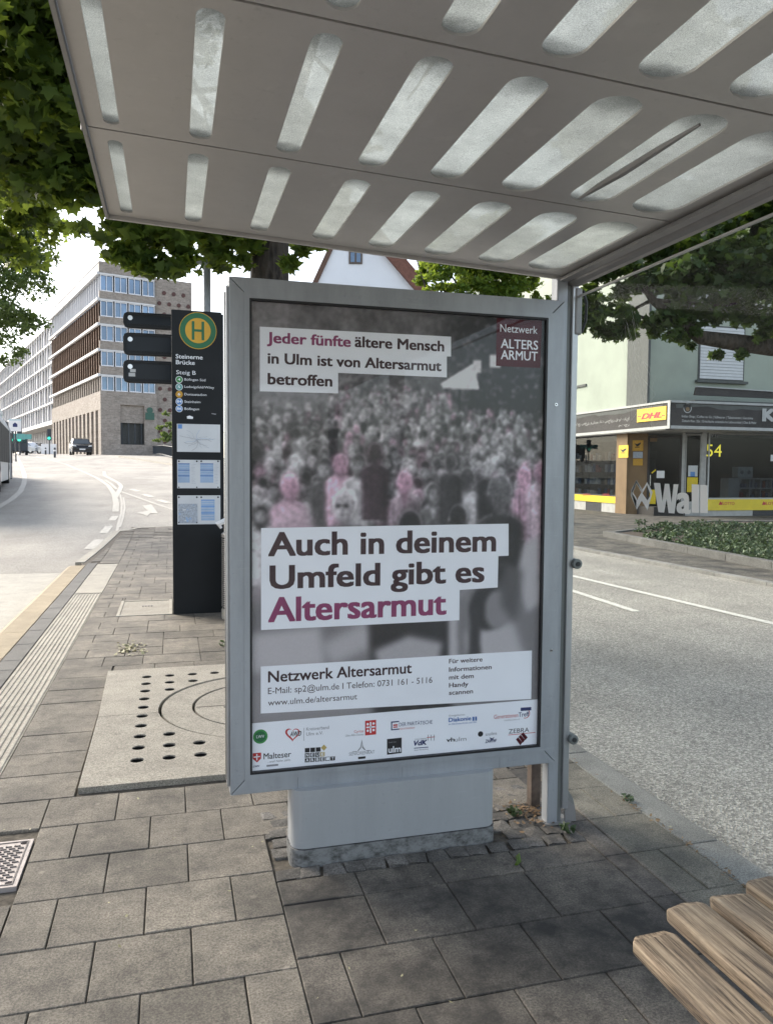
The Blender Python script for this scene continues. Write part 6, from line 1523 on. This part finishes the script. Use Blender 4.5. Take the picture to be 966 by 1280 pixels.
PS = Plane((p.x-1, p.y), (p.x+1, p.y)); b = MB(); PS.box(b, .6, 1.4, p.z-.4, p.z+.35, 0, .04); b.build('panel', 'white_paint', t); b = MB(); PS.prism(b, [(.85, p.z-.1), (1.15, p.z-.1), (1.15, p.z+.1), (1.0, p.z+.22), (.85, p.z+.1)], .041, .05); b.build('symbol', 'ink_navy', t)
b = MB(); PS.box(b, .58, 1.42, p.z+.351, p.z+.46, 0, .05); b.build('hood', 'bus_roof', t)
p = AD(21, 556, 74); z0 = hL(p.x, p.y)-.12
vt = thing('van', 'dark van front standing at the junction beyond the bus', 'van', (p.x, p.y, z0), R(10), local=True)
b = MB(); b.box(-1.0, 1.0, 0, 4.5, .35, 2.0); b.build('body', 'railing_dark', vt, bevel=.12); b = MB(); b.box(-.85, .85, -.02, .0, 1.15, 1.8); b.build('windscreen', 'car_glass', vt)
for s in (-1, 1): 
    for y in (.8, 3.6): b = MB(); b.tube([(s*.78, y, .34), (s*1.01, y, .34)], .34, 14); b.build('wheel', 'tyre', vt)
# ---- articulated bus, only its rear section shows
q0 = GR(-1, 619); q1 = GR(17, 607); bd = Vector((q1.x-q0.x, q1.y-q0.y, 0)).normalized(); 
pF = AD(16.2, 604, 37.5); zf_ = .62
bz = math.atan2(-bd.x, bd.y)
bd = Vector((-.406*math.cos(YAW)+.914*math.sin(YAW), .406*math.sin(YAW)+.914*math.cos(YAW), 0)); bz = math.atan2(-bd.x, bd.y)
orig = Vector((pF.x, pF.y, 0)); zb = hL(orig.x, orig.y-6)-.12
bu = thing('city_bus', 'white articulated city bus cut off by the left picture edge', 'bus', (orig.x, orig.y, zb-.1), bz, local=True)
# local: +y away from camera (tail at 0, body towards -y), right side (facing us) at x=0
def bsec(y0, y1):
    prof_ = [(0, .32), (0, 2.55), (-.12, 2.85), (-.45, 3.02), (-2.05, 3.02), (-2.38, 2.85), (-2.5, 2.55), (-2.5, .32)]
    b = MB(); b.prism(prof_, y0, y1, lambda u, v, a: (u, a, v)); return b.build('body', 'bus_white', bu, bevel=.04)
bsec(-1.9, 0); bsec(-18, -3.2)
b = MB()
for i in range(13): y = -3.18+.1*i; b.box(-2.42+.03*(i % 2), -.06-.05*(i % 2), y, y+.098, .40, 2.9)
b.build('bellows', 'bellows', bu)
for y0, y1 in ((-1.8, -.15), (-5.0, -3.35), (-6.8, -5.1), (-8.6, -6.9), (-10.4, -8.7), (-13, -10.5)): b = MB(); b.box(.001, .02, y0, y1, 1.05, 2.45); b.build('window', 'bus_window', bu)
for y in (-.95, -4.4, -12): 
    b = MB(); b.tube([(-.3, y, .48), (.015, y, .48)], .48, 20); wv_ = b.build('wheel', 'tyre', bu); b = MB(); b.tube([(.0, y, .48), (.03, y, .48)], .27, 14); b.build('rim', 'chrome', wv_)
    b = MB(); b.prism([(y+.6*math.cos(math.pi*k/12), .48+.6*math.sin(math.pi*k/12)) for k in range(13)]+[(y+.52*math.cos(math.pi*k/12), .48+.52*math.sin(math.pi*k/12)) for k in range(12, -1, -1)], .001, .015, lambda u, v, a: (a, u, v)); b.build('wheel_arch', 'plinth_dark', bu)
b = MB(); b.box(-2.3, -.2, -16, -4, 3.021, 3.25); b.build('roof_pod', 'bus_roof', bu, bevel=.05)
b = MB(); b.box(-2.3, -.3, .001, .03, 1.2, 2.5); b.build('rear_window', 'car_glass', bu)
